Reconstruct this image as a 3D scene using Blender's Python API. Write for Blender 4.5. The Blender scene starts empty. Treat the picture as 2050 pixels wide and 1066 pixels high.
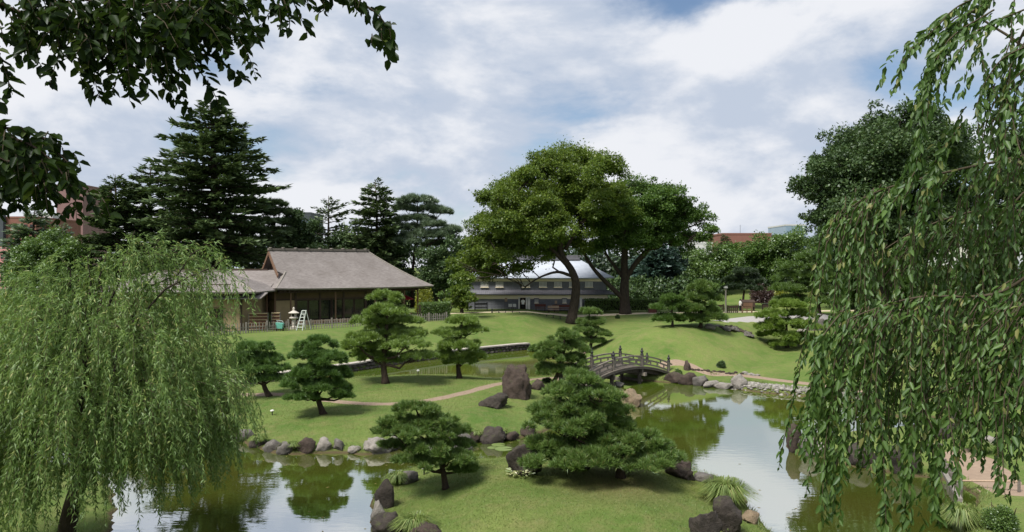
import bpy, bmesh, math, random
import numpy as np
from mathutils import Vector

scene = bpy.context.scene
R = math.radians
COL = scene.collection

# ------------------------------------------------------------------ camera
H, FPX, CX, CY = 8.65, 1464.0, 1025.0, 533.0          # eye height over the pond, focal length in photo pixels
cam_d = bpy.data.cameras.new('camera')
cam_d.sensor_width = 36.0
cam_d.lens = FPX / 2050.0 * 36.0
cam_d.clip_start = 0.1
cam_d.clip_end = 6000.0
cam = bpy.data.objects.new('camera', cam_d)
cam.location = (0, 0, H)
cam.rotation_euler = (R(90), 0, 0)
COL.objects.link(cam)
scene.camera = cam

# ------------------------------------------------------------------ sky, sun, exposure
SUN_EL, SUN_AZ = R(56), R(-138)       # azimuth measured from +Y (away from the viewer) towards +X
world = bpy.data.worlds.new('World')
scene.world = world
world.use_nodes = True
wt = world.node_tree
wt.nodes.clear()
def WN(t, **kw):
    n = wt.nodes.new(t)
    for k, v in kw.items():
        setattr(n, k, v)
    return n
def wl(a, b): wt.links.new(a, b)
def wmath(op, a, b=None, clamp=False):
    n = WN('ShaderNodeMath', operation=op, use_clamp=clamp)
    for i, v in enumerate((a, b)):
        if v is None: continue
        if isinstance(v, (int, float)): n.inputs[i].default_value = v
        else: wl(v, n.inputs[i])
    return n.outputs[0]
def wnoise(vec, scale, detail, rough, dist=0.0):
    n = WN('ShaderNodeTexNoise')
    n.inputs['Scale'].default_value = scale
    n.inputs['Detail'].default_value = detail
    n.inputs['Roughness'].default_value = rough
    n.inputs['Distortion'].default_value = dist
    wl(vec, n.inputs['Vector'])
    return n.outputs['Fac']
def wmap(v, a, b, c, d):
    n = WN('ShaderNodeMapRange', interpolation_type='SMOOTHSTEP')
    wl(v, n.inputs[0])
    for i, x in enumerate((a, b, c, d)): n.inputs[1 + i].default_value = x
    return n.outputs[0]
def wmix(f, a, b):
    n = WN('ShaderNodeMix', data_type='RGBA')
    wl(f, n.inputs[0])
    for i, v in ((6, a), (7, b)):
        if isinstance(v, tuple): n.inputs[i].default_value = v
        else: wl(v, n.inputs[i])
    return n.outputs[2]
sky = WN('ShaderNodeTexSky', sky_type='NISHITA')
sky.sun_disc = False
sky.sun_elevation = SUN_EL
sky.sun_rotation = SUN_AZ
sky.air_density = 1.0; sky.dust_density = 0.6; sky.ozone_density = 1.5
tc = WN('ShaderNodeTexCoord')
sep = WN('ShaderNodeSeparateXYZ'); wl(tc.outputs['Generated'], sep.inputs[0])
up = wmath('MAXIMUM', sep.outputs[2], 0.0)
den = wmath('ADD', up, 0.30)
cmb = WN('ShaderNodeCombineXYZ')
wl(wmath('DIVIDE', sep.outputs[0], den), cmb.inputs[0])
wl(wmath('DIVIDE', sep.outputs[1], den), cmb.inputs[1])
mp = WN('ShaderNodeMapping'); wl(cmb.outputs[0], mp.inputs[0])
mp.inputs['Location'].default_value = (3.55, 2.2, 0.0)
mp.inputs['Scale'].default_value = (1.0, 1.15, 1.0)
cv = mp.outputs[0]
def wshift(off, sc):
    m_ = WN('ShaderNodeMapping'); wl(tc.outputs['Generated'], m_.inputs[0])
    m_.inputs['Location'].default_value = off; m_.inputs['Scale'].default_value = sc
    return m_.outputs[0]
SC = (1.0, 1.0, 2.1)
v0 = wshift((4.25, 1.35, 0.55), SC); v1 = wshift((4.20, 1.35, 0.66), SC)
b0 = wnoise(v0, 2.9, 10.0, 0.56, 0.25); b1 = wnoise(v1, 2.9, 10.0, 0.56, 0.25)      # billows, and the same billows a little higher: their lit sides
n_big = wnoise(cv, 1.2, 6.0, 0.5, 0.2)
n_det = wnoise(v0, 7.5, 8.0, 0.62, 0.2)
cover = wmath('ADD', wmath('MULTIPLY', b0, 0.62), wmath('ADD', wmath('MULTIPLY', n_big, 0.26), wmath('MULTIPLY', n_det, 0.12)))
cloud_f = wmap(cover, 0.375, 0.485, 0.0, 1.0)
relief = wmath('MULTIPLY', wmath('SUBTRACT', b0, b1), 1.5)
shade = wmath('ADD', wmath('ADD', relief, wmath('MULTIPLY', n_big, 0.55)), wmath('MULTIPLY', n_det, 0.45))
cloud_c = wmix(wmap(shade, 0.36, 0.68, 0.0, 1.0), (0.57, 0.645, 0.775, 1), (0.90, 0.92, 0.97, 1))
bg_sky = WN('ShaderNodeBackground'); wl(sky.outputs[0], bg_sky.inputs[0]); bg_sky.inputs[1].default_value = 0.078
bg_cloud = WN('ShaderNodeBackground'); wl(cloud_c, bg_cloud.inputs[0]); bg_cloud.inputs[1].default_value = 0.62
mixs = WN('ShaderNodeMixShader'); wl(cloud_f, mixs.inputs[0]); wl(bg_sky.outputs[0], mixs.inputs[1]); wl(bg_cloud.outputs[0], mixs.inputs[2])
wout = WN('ShaderNodeOutputWorld'); wl(mixs.outputs[0], wout.inputs[0])

sun_d = bpy.data.lights.new('sun', 'SUN')
sun_d.energy = 4.0
sun_d.angle = R(20)
sun_d.color = (1.0, 0.95, 0.86)
sun = bpy.data.objects.new('sun', sun_d)
sdir = Vector((math.cos(SUN_EL) * math.sin(SUN_AZ), math.cos(SUN_EL) * math.cos(SUN_AZ), math.sin(SUN_EL)))
sun.rotation_euler = sdir.to_track_quat('Z', 'Y').to_euler()
sun.location = (20, 40, 60)
COL.objects.link(sun)
scene.view_settings.view_transform = 'Standard'
scene.view_settings.look = 'None'
scene.view_settings.exposure = 0.62
scene.view_settings.gamma = 1.0
scene.view_settings.use_curve_mapping = False
scene.cycles.max_bounces = 6
scene.cycles.diffuse_bounces = 3
scene.cycles.glossy_bounces = 3
scene.cycles.transmission_bounces = 4
scene.cycles.caustics_reflective = False
scene.cycles.caustics_refractive = False

# ------------------------------------------------------------------ pixel <-> place
def W(px, py, Y):
    """photo pixel at distance Y -> point"""
    return np.array(((px - CX) / FPX * Y, Y, H - (py - CY) / FPX * Y))
def G(px, py, z=0.0):
    """photo pixel on the level z -> point"""
    return W(px, py, (H - z) * FPX / (py - CY))
def GP(lst, z=0.0):
    return [tuple(G(a, b, z)[:2]) for a, b in lst]

# ------------------------------------------------------------------ materials
MATS = {}
class NT:
    def __init__(s, name):
        s.m = bpy.data.materials.new(name); s.m.use_nodes = True
        s.t = s.m.node_tree; s.t.nodes.clear()
        s.out = s.t.nodes.new('ShaderNodeOutputMaterial')
    def n(s, t, **kw):
        x = s.t.nodes.new(t)
        for k, v in kw.items(): setattr(x, k, v)
        return x
    def l(s, a, b): s.t.links.new(a, b)
    def inp(s, node, key, v):
        if isinstance(v, (int, float, tuple)):
            if isinstance(v, tuple) and len(v) == 3: v = v + (1,)
            node.inputs[key].default_value = v
        else: s.l(v, node.inputs[key])
    def pos(s):
        return s.n('ShaderNodeNewGeometry').outputs['Position']
    def obj(s):
        return s.n('ShaderNodeTexCoord').outputs['Object']
    def island(s):
        return s.n('ShaderNodeNewGeometry').outputs['Random Per Island']
    def orand(s):
        return s.n('ShaderNodeObjectInfo').outputs['Random']
    def scale(s, vec, sc):
        x = s.n('ShaderNodeMapping'); s.l(vec, x.inputs[0]); x.inputs['Scale'].default_value = sc
        return x.outputs[0]
    def noise(s, vec, scale, detail=4.0, rough=0.55, dist=0.0):
        x = s.n('ShaderNodeTexNoise'); s.l(vec, x.inputs['Vector'])
        x.inputs['Scale'].default_value = scale; x.inputs['Detail'].default_value = detail
        x.inputs['Roughness'].default_value = rough; x.inputs['Distortion'].default_value = dist
        return x.outputs['Fac']
    def rng(s, v, a, b, c=0.0, d=1.0):
        x = s.n('ShaderNodeMapRange'); s.l(v, x.inputs[0])
        for i, q in enumerate((a, b, c, d)): x.inputs[1 + i].default_value = q
        return x.outputs[0]
    def mix(s, f, a, b):
        x = s.n('ShaderNodeMix', data_type='RGBA')
        s.inp(x, 0, f); s.inp(x, 6, a); s.inp(x, 7, b)
        return x.outputs[2]
    def math(s, op, a, b=0.0):
        x = s.n('ShaderNodeMath', operation=op); s.inp(x, 0, a); s.inp(x, 1, b)
        return x.outputs[0]
    def bump(s, h, strength, dist=0.02):
        x = s.n('ShaderNodeBump'); s.l(h, x.inputs['Height'])
        x.inputs['Strength'].default_value = strength; x.inputs['Distance'].default_value = dist
        return x.outputs[0]
    def principled(s, col, rough=0.8, spec=0.3, normal=None, metal=0.0):
        p = s.n('ShaderNodeBsdfPrincipled')
        s.inp(p, 'Base Color', col); s.inp(p, 'Roughness', rough); s.inp(p, 'Metallic', metal)
        s.inp(p, 'Specular IOR Level', spec)
        if normal is not None: s.l(normal, p.inputs['Normal'])
        return p.outputs[0]
    def done(s, sh):
        s.l(sh, s.out.inputs[0]); MATS[s.m.name] = s.m
        return s.m

def solid(name, c1, c2=None, scale=6.0, rough=0.8, spec=0.3, bump=0.3, bdist=0.01, metal=0.0, stretch=None, vary=0.0, detail=5.0):
    t = NT(name)
    v = t.obj()
    if stretch: v = t.scale(v, stretch)
    f = t.noise(v, scale, detail, 0.6)
    c2 = c2 or tuple(x * 0.75 for x in c1)
    col = t.mix(t.rng(f, 0.3, 0.7), c1, c2)
    if vary:
        col = t.mix(t.math('MULTIPLY', t.orand(), vary), col, tuple(x * 0.45 for x in c1))
    nb = t.bump(t.noise(v, scale * 3, 6.0, 0.65), bump, bdist) if bump else None
    return t.done(t.principled(col, rough, spec, nb, metal))

def leafy(name, c1, c2, c3=None, trans=0.3, gloss=0.06, nscale=0.6, rough=0.45, zs=1.0):
    """leaf or needle: colour varies leaf by leaf and clump by clump, light passes through"""
    t = NT(name)
    f = t.math('ADD', t.math('MULTIPLY', t.island(), 0.55), t.math('MULTIPLY', t.noise(t.pos(), nscale, 3.0), 0.45))
    col = t.mix(t.rng(f, 0.2, 0.8), c1, c2)
    if c3:
        col = t.mix(t.rng(t.island(), 0.9, 1.0), col, c3)
    d = t.n('ShaderNodeBsdfDiffuse'); t.l(col, d.inputs[0])
    tr = t.n('ShaderNodeBsdfTranslucent')
    t.l(t.mix(0.5, col, tuple(min(1, x * y) for x, y in zip(c2, (1.3, 1.35, 0.7)))), tr.inputs[0])
    m1 = t.n('ShaderNodeMixShader'); m1.inputs[0].default_value = trans
    t.l(d.outputs[0], m1.inputs[1]); t.l(tr.outputs[0], m1.inputs[2])
    g = t.n('ShaderNodeBsdfGlossy'); g.inputs['Roughness'].default_value = rough
    g.inputs[0].default_value = (0.9, 0.95, 1.0, 1)
    m2 = t.n('ShaderNodeMixShader'); m2.inputs[0].default_value = gloss
    t.l(m1.outputs[0], m2.inputs[1]); t.l(g.outputs[0], m2.inputs[2])
    return t.done(m2.outputs[0])

# ------------------------------------------------------------------ objects
def tag(o, label=None, cat=None, group=None, kind=None):
    if label: o['label'] = label
    if cat: o['category'] = cat
    if group: o['group'] = group
    if kind: o['kind'] = kind
    return o
ORG = {}
def empty(name, loc, label, cat, group=None):
    o = bpy.data.objects.new(name, None); COL.objects.link(o)
    o.empty_display_size = 0.2
    o.location = [float(x) for x in loc]
    ORG[o.name] = np.array(loc, float)
    return tag(o, label, cat, group)
def link(name, me, m, parent=None, smooth=False, origin=None):
    o = bpy.data.objects.new(name, me); COL.objects.link(o)
    if m is not None and not me.materials: me.materials.append(m)
    if smooth:
        me.polygons.foreach_set('use_smooth', np.ones(len(me.polygons), bool))
    if parent is not None:
        o.parent = parent
        ORG[o.name] = ORG[parent.name]
    else:
        ORG[o.name] = np.zeros(3) if origin is None else np.array(origin, float)
        if origin is not None: o.location = [float(x) for x in origin]
    return o
def np_mesh(name, V, k=4, F=None):
    """fast mesh: V vertices; consecutive k-gons, or F an index array (n, k)"""
    V = np.asarray(V, np.float32).reshape(-1, 3)
    if F is None: F = np.arange(len(V), dtype=np.int32).reshape(-1, k)
    F = np.asarray(F, np.int32)
    me = bpy.data.meshes.new(name)
    me.vertices.add(len(V)); me.vertices.foreach_set('co', V.ravel())
    me.loops.add(F.size); me.loops.foreach_set('vertex_index', F.ravel())
    me.polygons.add(len(F)); me.polygons.foreach_set('loop_start', np.arange(0, F.size, F.shape[1], dtype=np.int32))
    me.update(calc_edges=True)
    return me
def np_obj(name, V, m, parent=None, k=4, F=None, smooth=False, origin=None):
    o_ = ORG[parent.name] if parent is not None else (np.zeros(3) if origin is None else np.array(origin, float))
    return link(name, np_mesh(name, np.asarray(V, float).reshape(-1, 3) - o_, k, F), m, parent, smooth, origin)

class MB:
    """collects shapes (world coordinates) into one mesh"""
    def __init__(s): s.v = []; s.f = []
    def add(s, vs, fs):
        b = len(s.v); s.v.extend([tuple(map(float, p)) for p in vs]); s.f.extend([tuple(b + i for i in f) for f in fs]); return s
    def box(s, c, size, ax=None):
        """ax: optional (u, v, w) unit axes"""
        c = np.array(c, float); u, v, w = ax if ax else (np.array((1., 0, 0)), np.array((0, 1., 0)), np.array((0, 0, 1.)))
        a, b, d = (np.array(u) * size[0] / 2, np.array(v) * size[1] / 2, np.array(w) * size[2] / 2)
        P = [c + i * a + j * b + k * d for k in (-1, 1) for j in (-1, 1) for i in (-1, 1)]
        return s.add(P, [(0, 2, 3, 1), (4, 5, 7, 6), (0, 1, 5, 4), (2, 6, 7, 3), (0, 4, 6, 2), (1, 3, 7, 5)])
    def bar(s, p, q, w, h, up=(0, 0, 1)):
        p, q = np.array(p, float), np.array(q, float); u = q - p; L = np.linalg.norm(u); u /= L
        v = np.cross(np.array(up, float), u); n = np.linalg.norm(v)
        v = v / n if n > 1e-6 else np.array((1., 0, 0))
        return s.box((p + q) / 2, (L, w, h), (u, v, np.cross(u, v)))
    def tube(s, pts, rad, n=8, cap=True):
        pts = [np.array(p, float) for p in pts]
        if not hasattr(rad, '__len__'): rad = [rad] * len(pts)
        vs, fs = [], []
        ref = np.array((0.31, 0.95, 0.05))
        for i, p in enumerate(pts):
            t = pts[min(i + 1, len(pts) - 1)] - pts[max(i - 1, 0)]; t /= (np.linalg.norm(t) + 1e-9)
            a = np.cross(t, ref)
            if np.linalg.norm(a) < 0.05: a = np.cross(t, (1, 0, 0))
            a /= np.linalg.norm(a); b = np.cross(t, a)
            for k in range(n):
                th = 2 * math.pi * k / n
                vs.append(p + rad[i] * (math.cos(th) * a + math.sin(th) * b))
        for i in range(len(pts) - 1):
            for k in range(n):
                k2 = (k + 1) % n
                fs.append((i * n + k, i * n + k2, (i + 1) * n + k2, (i + 1) * n + k))
        if cap:
            fs.append(tuple(range(n))[::-1]); fs.append(tuple((len(pts) - 1) * n + k for k in range(n)))
        return s.add(vs, fs)
    def lathe(s, c, prof, n=12):
        """prof: (radius, z) from bottom to top"""
        c = np.array(c, float); vs, fs = [], []
        for r, z in prof:
            for k in range(n):
                th = 2 * math.pi * k / n
                vs.append(c + (r * math.cos(th), r * math.sin(th), z))
        for i in range(len(prof) - 1):
            for k in range(n):
                k2 = (k + 1) % n
                fs.append((i * n + k, i * n + k2, (i + 1) * n + k2, (i + 1) * n + k))
        fs.append(tuple(range(n))[::-1]); fs.append(tuple((len(prof) - 1) * n + k for k in range(n)))
        return s.add(vs, fs)
    def quadgrid(s, rows):
        nr, nc = len(rows), len(rows[0])
        vs = [p for r in rows for p in r]
        fs = [(i * nc + j, i * nc + j + 1, (i + 1) * nc + j + 1, (i + 1) * nc + j) for i in range(nr - 1) for j in range(nc - 1)]
        return s.add(vs, fs)
    def build(s, name, m, parent=None, smooth=False, origin=None):
        o_ = ORG[parent.name] if parent is not None else (np.zeros(3) if origin is None else np.array(origin, float))
        me = bpy.data.meshes.new(name)
        me.from_pydata([tuple(np.array(p) - o_) for p in s.v], [], s.f)
        me.update()
        return link(name, me, m, parent, smooth, origin)
def one(name, m, parent, fn, **kw):
    b = MB(); fn(b); return b.build(name, m, parent, **kw)

def smooth(a, b, x):
    t = np.clip((np.asarray(x, float) - a) / (b - a), 0, 1); return t * t * (3 - 2 * t)

# ================================================================== terrain
def sdf(poly, x, y):
    """signed distance, positive inside"""
    P = np.array(poly, float); Q = np.roll(P, -1, 0)
    d2 = np.full(x.shape, 1e18); ins = np.zeros(x.shape, bool)
    for (ax, ay), (bx, by) in zip(P, Q):
        ex, ey = bx - ax, by - ay
        t = np.clip(((x - ax) * ex + (y - ay) * ey) / (ex * ex + ey * ey + 1e-12), 0, 1)
        d2 = np.minimum(d2, (x - ax - t * ex) ** 2 + (y - ay - t * ey) ** 2)
        if ay != by:
            c = ((ay > y) != (by > y)) & (x < ex * (y - ay) / (by - ay) + ax)
            ins ^= c
    d = np.sqrt(d2)
    return np.where(ins, d, -d)
def smooth_poly(pts, k=4):
    """closed Catmull-Rom"""
    P = np.array(pts, float); n = len(P); out = []
    for i in range(n):
        a, b, c, d = P[i - 1], P[i], P[(i + 1) % n], P[(i + 2) % n]
        for j in range(k):
            t = j / k
            out.append(0.5 * (2 * b + (c - a) * t + (2 * a - 5 * b + 4 * c - d) * t * t + (3 * b - a - 3 * c + d) * t ** 3))
    return np.array(out)
ISLE_NEAR = smooth_poly([(-4.4, 23.8)] + GP([(750, 1010), (775, 965)]) + [(-4.3, 31.0), (-1.7, 32.2), (2.8, 32.9), (6.1, 32.0), (8.0, 29.8), (8.6, 27.5), (8.5, 25.2), (8.0, 22.3), (6.4, 19.9), (2, 18.9), (-2, 19.3), (-4.2, 21.2)])
ISLE_MID = smooth_poly(GP([(452, 872), (490, 888), (540, 903), (600, 910), (680, 907), (740, 910), (800, 901), (880, 893), (950, 888), (1000, 882), (1060, 874), (1110, 852), (1160, 826), (1190, 802), (1185, 782), (1140, 764), (1090, 758), (1010, 764), (950, 757), (880, 755), (800, 756), (700, 760), (620, 766), (540, 772), (490, 783), (452, 805), (436, 835)]), 3)
WALL_PX = [(300, 806), (440, 789), (490, 775), (560, 765), (680, 748), (850, 722), (960, 710), (1060, 700)]
FAR = [(-70, 40), (-34, 45)] + GP(WALL_PX) + [(2.6, 74.0), (3.3, 70), (4.6, 66.5), (6.0, 62.7), (7.3, 58.2), (8.3, 55.6), (10.3, 55.0), (11.9, 54.2)] + GP([(1400, 771), (1450, 776), (1500, 783), (1560, 790), (1640, 797), (1720, 810), (1800, 835)]) + [(25, 41.5), (40, 42), (70, 40), (900, 40), (900, 3000), (-900, 3000), (-900, 40)]
LEFT = smooth_poly([(-12.7, 22.5), (-13.4, 24.6), (-14.6, 26.8), (-16.4, 29.3), (-19.8, 31.8), (-28, 34), (-50, 36), (-80, 36), (-80, 10), (-40, 8), (-14, 12), (-12, 17), (-12.3, 20)], 3)
RIGHT = smooth_poly([(12.9, 34.4), (13.9, 32.6), (15.9, 30.7), (17.4, 29.6), (17.5, 27.4), (15.6, 25.0), (14.3, 22.5), (14.2, 19), (16, 12), (60, 10), (90, 20), (90, 43), (40, 41), (24, 39.5), (18, 37.6), (14.6, 36.6)], 3)
NEAR = [(-400, -400), (400, -400), (400, 15), (40, 17), (14, 17.3), (6, 16.3), (0, 15.8), (-6, 16.4), (-13, 17.5), (-40, 17), (-400, 15)]
CREST = [(13.4, 64.2), (18.5, 68.2), (25, 75.5), (33, 80)]

def prof(d, rise, L, bank=0.24):
    z = np.where(d < -0.15, -0.95 * smooth(-0.15, -1.6, d) - 0.1, 0.0)
    z = np.where((d >= -0.15), -0.1 + (bank + 0.1) * smooth(-0.15, 0.22, d) + rise * smooth(0.0, L, d), z)
    return z
def seg_dist(pl, x, y):
    d2 = np.full(x.shape, 1e18)
    for (ax, ay), (bx, by) in zip(pl[:-1], pl[1:]):
        ex, ey = bx - ax, by - ay
        t = np.clip(((x - ax) * ex + (y - ay) * ey) / (ex * ex + ey * ey), 0, 1)
        d2 = np.minimum(d2, (x - ax - t * ex) ** 2 + (y - ay - t * ey) ** 2)
    return np.sqrt(d2)
def hz(x, y):
    x = np.asarray(x, float); y = np.asarray(y, float)
    w = 0.10 * np.sin(x * 1.7 + 0.6 * y) + 0.07 * np.sin(2.9 * y - x)
    a = prof(sdf(ISLE_NEAR, x, y) + w, 0.80, 4.6)
    b = prof(sdf(ISLE_MID, x, y) + w, 0.50, 5.0)
    le = prof(sdf(LEFT, x, y) + w, 0.8, 6.0)
    ri = prof(sdf(RIGHT, x, y) + w, 0.75, 6.0)
    dn = sdf(NEAR, x, y)
    ne = np.where(dn < 0.3, prof(dn, 0, 5), 0.24 + 6.7 * (1 - np.exp(-np.maximum(dn - 0.3, 0) / 13.0)) * 1.42)
    ne = np.minimum(ne, 7.0)
    df = sdf(FAR, x, y)
    plat = 2.0 + 0.62 * smooth(-26, 0, x)
    L = 12.5 + 16 * smooth(1, 9, x)
    shore = prof(df + w * 0.6 * smooth(4, 9, x), 0, 5, 0.62 - 0.34 * smooth(1.5, 5, x))
    fa = np.where(df > 0, shore + (plat - 0.5) * smooth(0.6, L, df), shore)
    dm = seg_dist(CREST, x, y)
    mound = 3.25 * (1 - smooth(0.0, 10.8, dm)) ** 1.0 + 0.15
    fa = np.where(df > 0.2, np.maximum(fa, np.minimum(mound, 0.3 + df * 0.6)), fa)
    fa = fa + np.where(df > 0, 2.4 * np.exp(-(((x - 46) / 26) ** 2 + ((y - 128) / 14) ** 2)), 0)
    return np.maximum.reduce([a, b, le, ri, ne, fa])
def hz1(x, y): return float(hz(np.array([x]), np.array([y]))[0])
def on(px, py, y0=14.0, y1=260.0):
    """where the sight line through a photo pixel meets the ground"""
    Y = np.concatenate([np.arange(y0, 110, 0.06), np.arange(110, y1, 0.3)])
    X = (px - CX) / FPX * Y; Z = H - (py - CY) / FPX * Y
    g = np.maximum(hz(X, Y), 0.0)
    k = np.nonzero(Z <= g)[0]
    i = k[0] if len(k) else len(Y) - 1
    return np.array((X[i], Y[i], g[i]))

def axis(core0, core1, step, lo, hi, grow=1.16):
    c = list(np.arange(core0, core1 + 1e-6, step)); s = step; a = []
    p = core0
    while p > lo: s *= grow; p -= s; a.append(p)
    s = step; b = []; p = core1
    while p < hi: s *= grow; p += s; b.append(p)
    return np.array(a[::-1] + c + b)

# lawn: patches of fresh and dry grass, moss, fine blades as relief
t = NT('lawn')
p = t.pos()
f1 = t.noise(p, 0.22, 6.0, 0.65)
f2 = t.noise(p, 1.3, 6.0, 0.65)
f3 = t.noise(p, 17.0, 4.0, 0.7)
c = t.mix(t.rng(f1, 0.34, 0.66), (0.076, 0.138, 0.027), (0.164, 0.204, 0.058))
c = t.mix(t.math('MULTIPLY', t.rng(f2, 0.46, 0.70), 0.6), c, (0.205, 0.180, 0.082))
c = t.mix(t.math('MULTIPLY', t.rng(f3, 0.35, 0.75), 0.5), c, (0.062, 0.108, 0.020))
f5 = t.noise(t.scale(p, (1, 1.6, 1)), 4.2, 8.0, 0.75)
c = t.mix(t.rng(f5, 0.52, 0.78, 0.0, 0.65), c, (0.060, 0.098, 0.020))                 # clover and damp patches
c = t.mix(t.rng(f5, 0.22, 0.42, 0.6, 0.0), c, (0.235, 0.215, 0.105))                # dry scorched tufts
vd = t.n('ShaderNodeVectorMath', operation='DISTANCE'); t.l(p, vd.inputs[0]); vd.inputs[1].default_value = (3.6, 25.6, 0.9)   # thin worn turf on the near mound
c = t.mix(t.math('MULTIPLY', t.rng(t.math('ADD', vd.outputs['Value'], t.math('MULTIPLY', f2, 2.4)), 1.6, 3.8, 1.0, 0.0), 0.75), c, (0.135, 0.105, 0.052))
vd2 = t.n('ShaderNodeVectorMath', operation='DISTANCE'); t.l(p, vd2.inputs[0]); vd2.inputs[1].default_value = (7.4, 26.8, 0.6)   # yellow moss by the brown boulder
c = t.mix(t.math('MULTIPLY', t.rng(t.math('ADD', vd2.outputs['Value'], t.math('MULTIPLY', f2, 3.0)), 1.6, 3.6, 1.0, 0.0), 0.6), c, (0.20, 0.175, 0.03))
sx = t.n('ShaderNodeSeparateXYZ'); t.l(p, sx.inputs[0])
c = t.mix(t.rng(t.math('ADD', sx.outputs[2], t.math('MULTIPLY', f2, 0.16)), 0.12, 0.24, 1.0, 0.0), c, (0.085, 0.066, 0.036))   # wet soil at the water's edge
bm_ = t.bump(t.math('ADD', t.noise(p, 30.0, 5.0, 0.75), t.math('MULTIPLY', t.noise(p, 5.0, 6.0, 0.7), 1.6)), 0.8, 0.045)
M_LAWN = t.done(t.principled(c, 0.9, 0.15, bm_))

gx = axis(-27, 28, 0.32, -1500, 1500); gy = axis(17, 80, 0.34, -300, 2600)
XX, YY = np.meshgrid(gx, gy)
ZZ = hz(XX, YY)
nx, ny = len(gx), len(gy)
ii = np.arange(nx * ny).reshape(ny, nx)
Fq = np.stack([ii[:-1, :-1], ii[:-1, 1:], ii[1:, 1:], ii[1:, :-1]], -1).reshape(-1, 4)
ground = np_obj('ground', np.stack([XX, YY, ZZ], -1).reshape(-1, 3), M_LAWN, F=Fq, smooth=True)
tag(ground, kind='structure')

# water: murky olive, mirror still
t = NT('pond_water')
p = t.pos()
bm_ = t.bump(t.math('ADD', t.noise(t.scale(p, (1, 2.2, 1)), 1.6, 3.0, 0.5), t.math('MULTIPLY', t.noise(p, 9.0, 2.0), 0.12)), 0.035, 0.05)
murk = t.mix(t.rng(t.noise(p, 0.12, 3.0), 0.35, 0.65), (0.062, 0.098, 0.012), (0.090, 0.096, 0.018))
d = t.n('ShaderNodeBsdfDiffuse'); t.l(murk, d.inputs[0])
g = t.n('ShaderNodeBsdfGlossy'); g.inputs['Roughness'].default_value = 0.015; g.inputs[0].default_value = (0.96, 0.98, 1, 1); t.l(bm_, g.inputs['Normal'])
fr = t.n('ShaderNodeFresnel'); fr.inputs['IOR'].default_value = 16.0; t.l(bm_, fr.inputs['Normal'])
mx = t.n('ShaderNodeMixShader'); t.l(fr.outputs[0], mx.inputs[0]); t.l(d.outputs[0], mx.inputs[1]); t.l(g.outputs[0], mx.inputs[2])
M_WATER = t.done(mx.outputs[0])
xs = np.linspace(-110, 110, 23); ys = np.linspace(13, 82, 15)
b = MB(); b.quadgrid([[(x, y, 0.0) for x in xs] for y in ys])
tag(b.build('pond_water', M_WATER), kind='structure')

# paths
M_PATH = solid('pink_gravel_path', (0.27, 0.205, 0.155), (0.22, 0.165, 0.125), 5.0, 0.95, 0.1, 0.5, 0.012)
M_SAND = solid('pale_sand_path', (0.52, 0.45, 0.33), (0.46, 0.39, 0.28), 3.0, 0.95, 0.1, 0.3)
M_GRAVEL = solid('grey_gravel', (0.36, 0.34, 0.33), (0.29, 0.28, 0.27), 9.0, 0.95, 0.1, 0.6, 0.02)
def spline(pts, n=10):
    P = np.array(pts, float); P = np.vstack([2 * P[0] - P[1], P, 2 * P[-1] - P[-2]]); out = []
    for i in range(1, len(P) - 2):
        a, b_, c_, d_ = P[i - 1:i + 3]
        for j in range(n):
            s = j / n
            out.append(0.5 * (2 * b_ + (c_ - a) * s + (2 * a - 5 * b_ + 4 * c_ - d_) * s * s + (3 * b_ - a - 3 * c_ + d_) * s ** 3))
    out.append(P[-2]); return np.array(out)
def path(name, pts, width, m, lift=0.022, nw=6, label=None):
    P = spline([np.array(q[:2], float) for q in pts], 14)
    T = np.gradient(P, axis=0); T /= np.linalg.norm(T, axis=1)[:, None]
    N = np.stack([-T[:, 1], T[:, 0]], -1)
    wob = 1 + 0.08 * np.sin(np.arange(len(P)) * 0.7)
    S = np.linspace(-0.5, 0.5, nw + 1)
    Q = P[:, None, :] + N[:, None, :] * (S[None, :, None] * width * wob[:, None, None])
    Z = np.maximum(hz(Q[..., 0], Q[..., 1]), 0.05) + lift
    Z[:, 0] -= 0.06; Z[:, -1] -= 0.06
    V = np.concatenate([Q, Z[..., None]], -1)
    n0, n1 = V.shape[:2]
    ix = np.arange(n0 * n1).reshape(n0, n1)
    F_ = np.stack([ix[:-1, :-1], ix[:-1, 1:], ix[1:, 1:], ix[1:, :-1]], -1).reshape(-1, 4)
    return tag(np_obj(name, V.reshape(-1, 3), m, F=F_, smooth=True), kind='structure')
path('garden_path', [on(*q) for q in [(470, 790), (560, 790), (640, 800), (715, 808), (790, 809), (860, 802), (930, 787), (990, 771), (1050, 762), (1110, 757)]] + [(4.0, 50.3)], 1.05, M_PATH)
path('garden_path', [(11.5, 57.0), (13.2, 57.2)] + [on(*q) for q in [(1420, 748), (1480, 752), (1560, 762), (1640, 772), (1760, 790)]], 1.05, M_PATH)
path('garden_path', [(5.6, 64.5), (7.2, 66.2), (9.2, 69.2), (11.6, 72.2), (16, 77), (24, 84)], 1.7, M_PATH)
path('sand_path', [(-30, 89), (-12, 92), (-6, 93.5), (2, 94.8), (8, 96.2), (16, 97), (30, 99), (44, 101), (60, 104)], 2.2, M_SAND, 0.03)
path('sand_path', [on(1905, 905), on(1960, 935), on(1990, 965), on(2050, 985), (22, 25)], 1.9, M_PATH, 0.03)
path('gravel_terrace', [(18.8, 70.6), (20.5, 71.8), (23, 73.4), (26, 75.2), (31, 78), (37, 81)], 4.4, M_GRAVEL, 0.05, 10)

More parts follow.
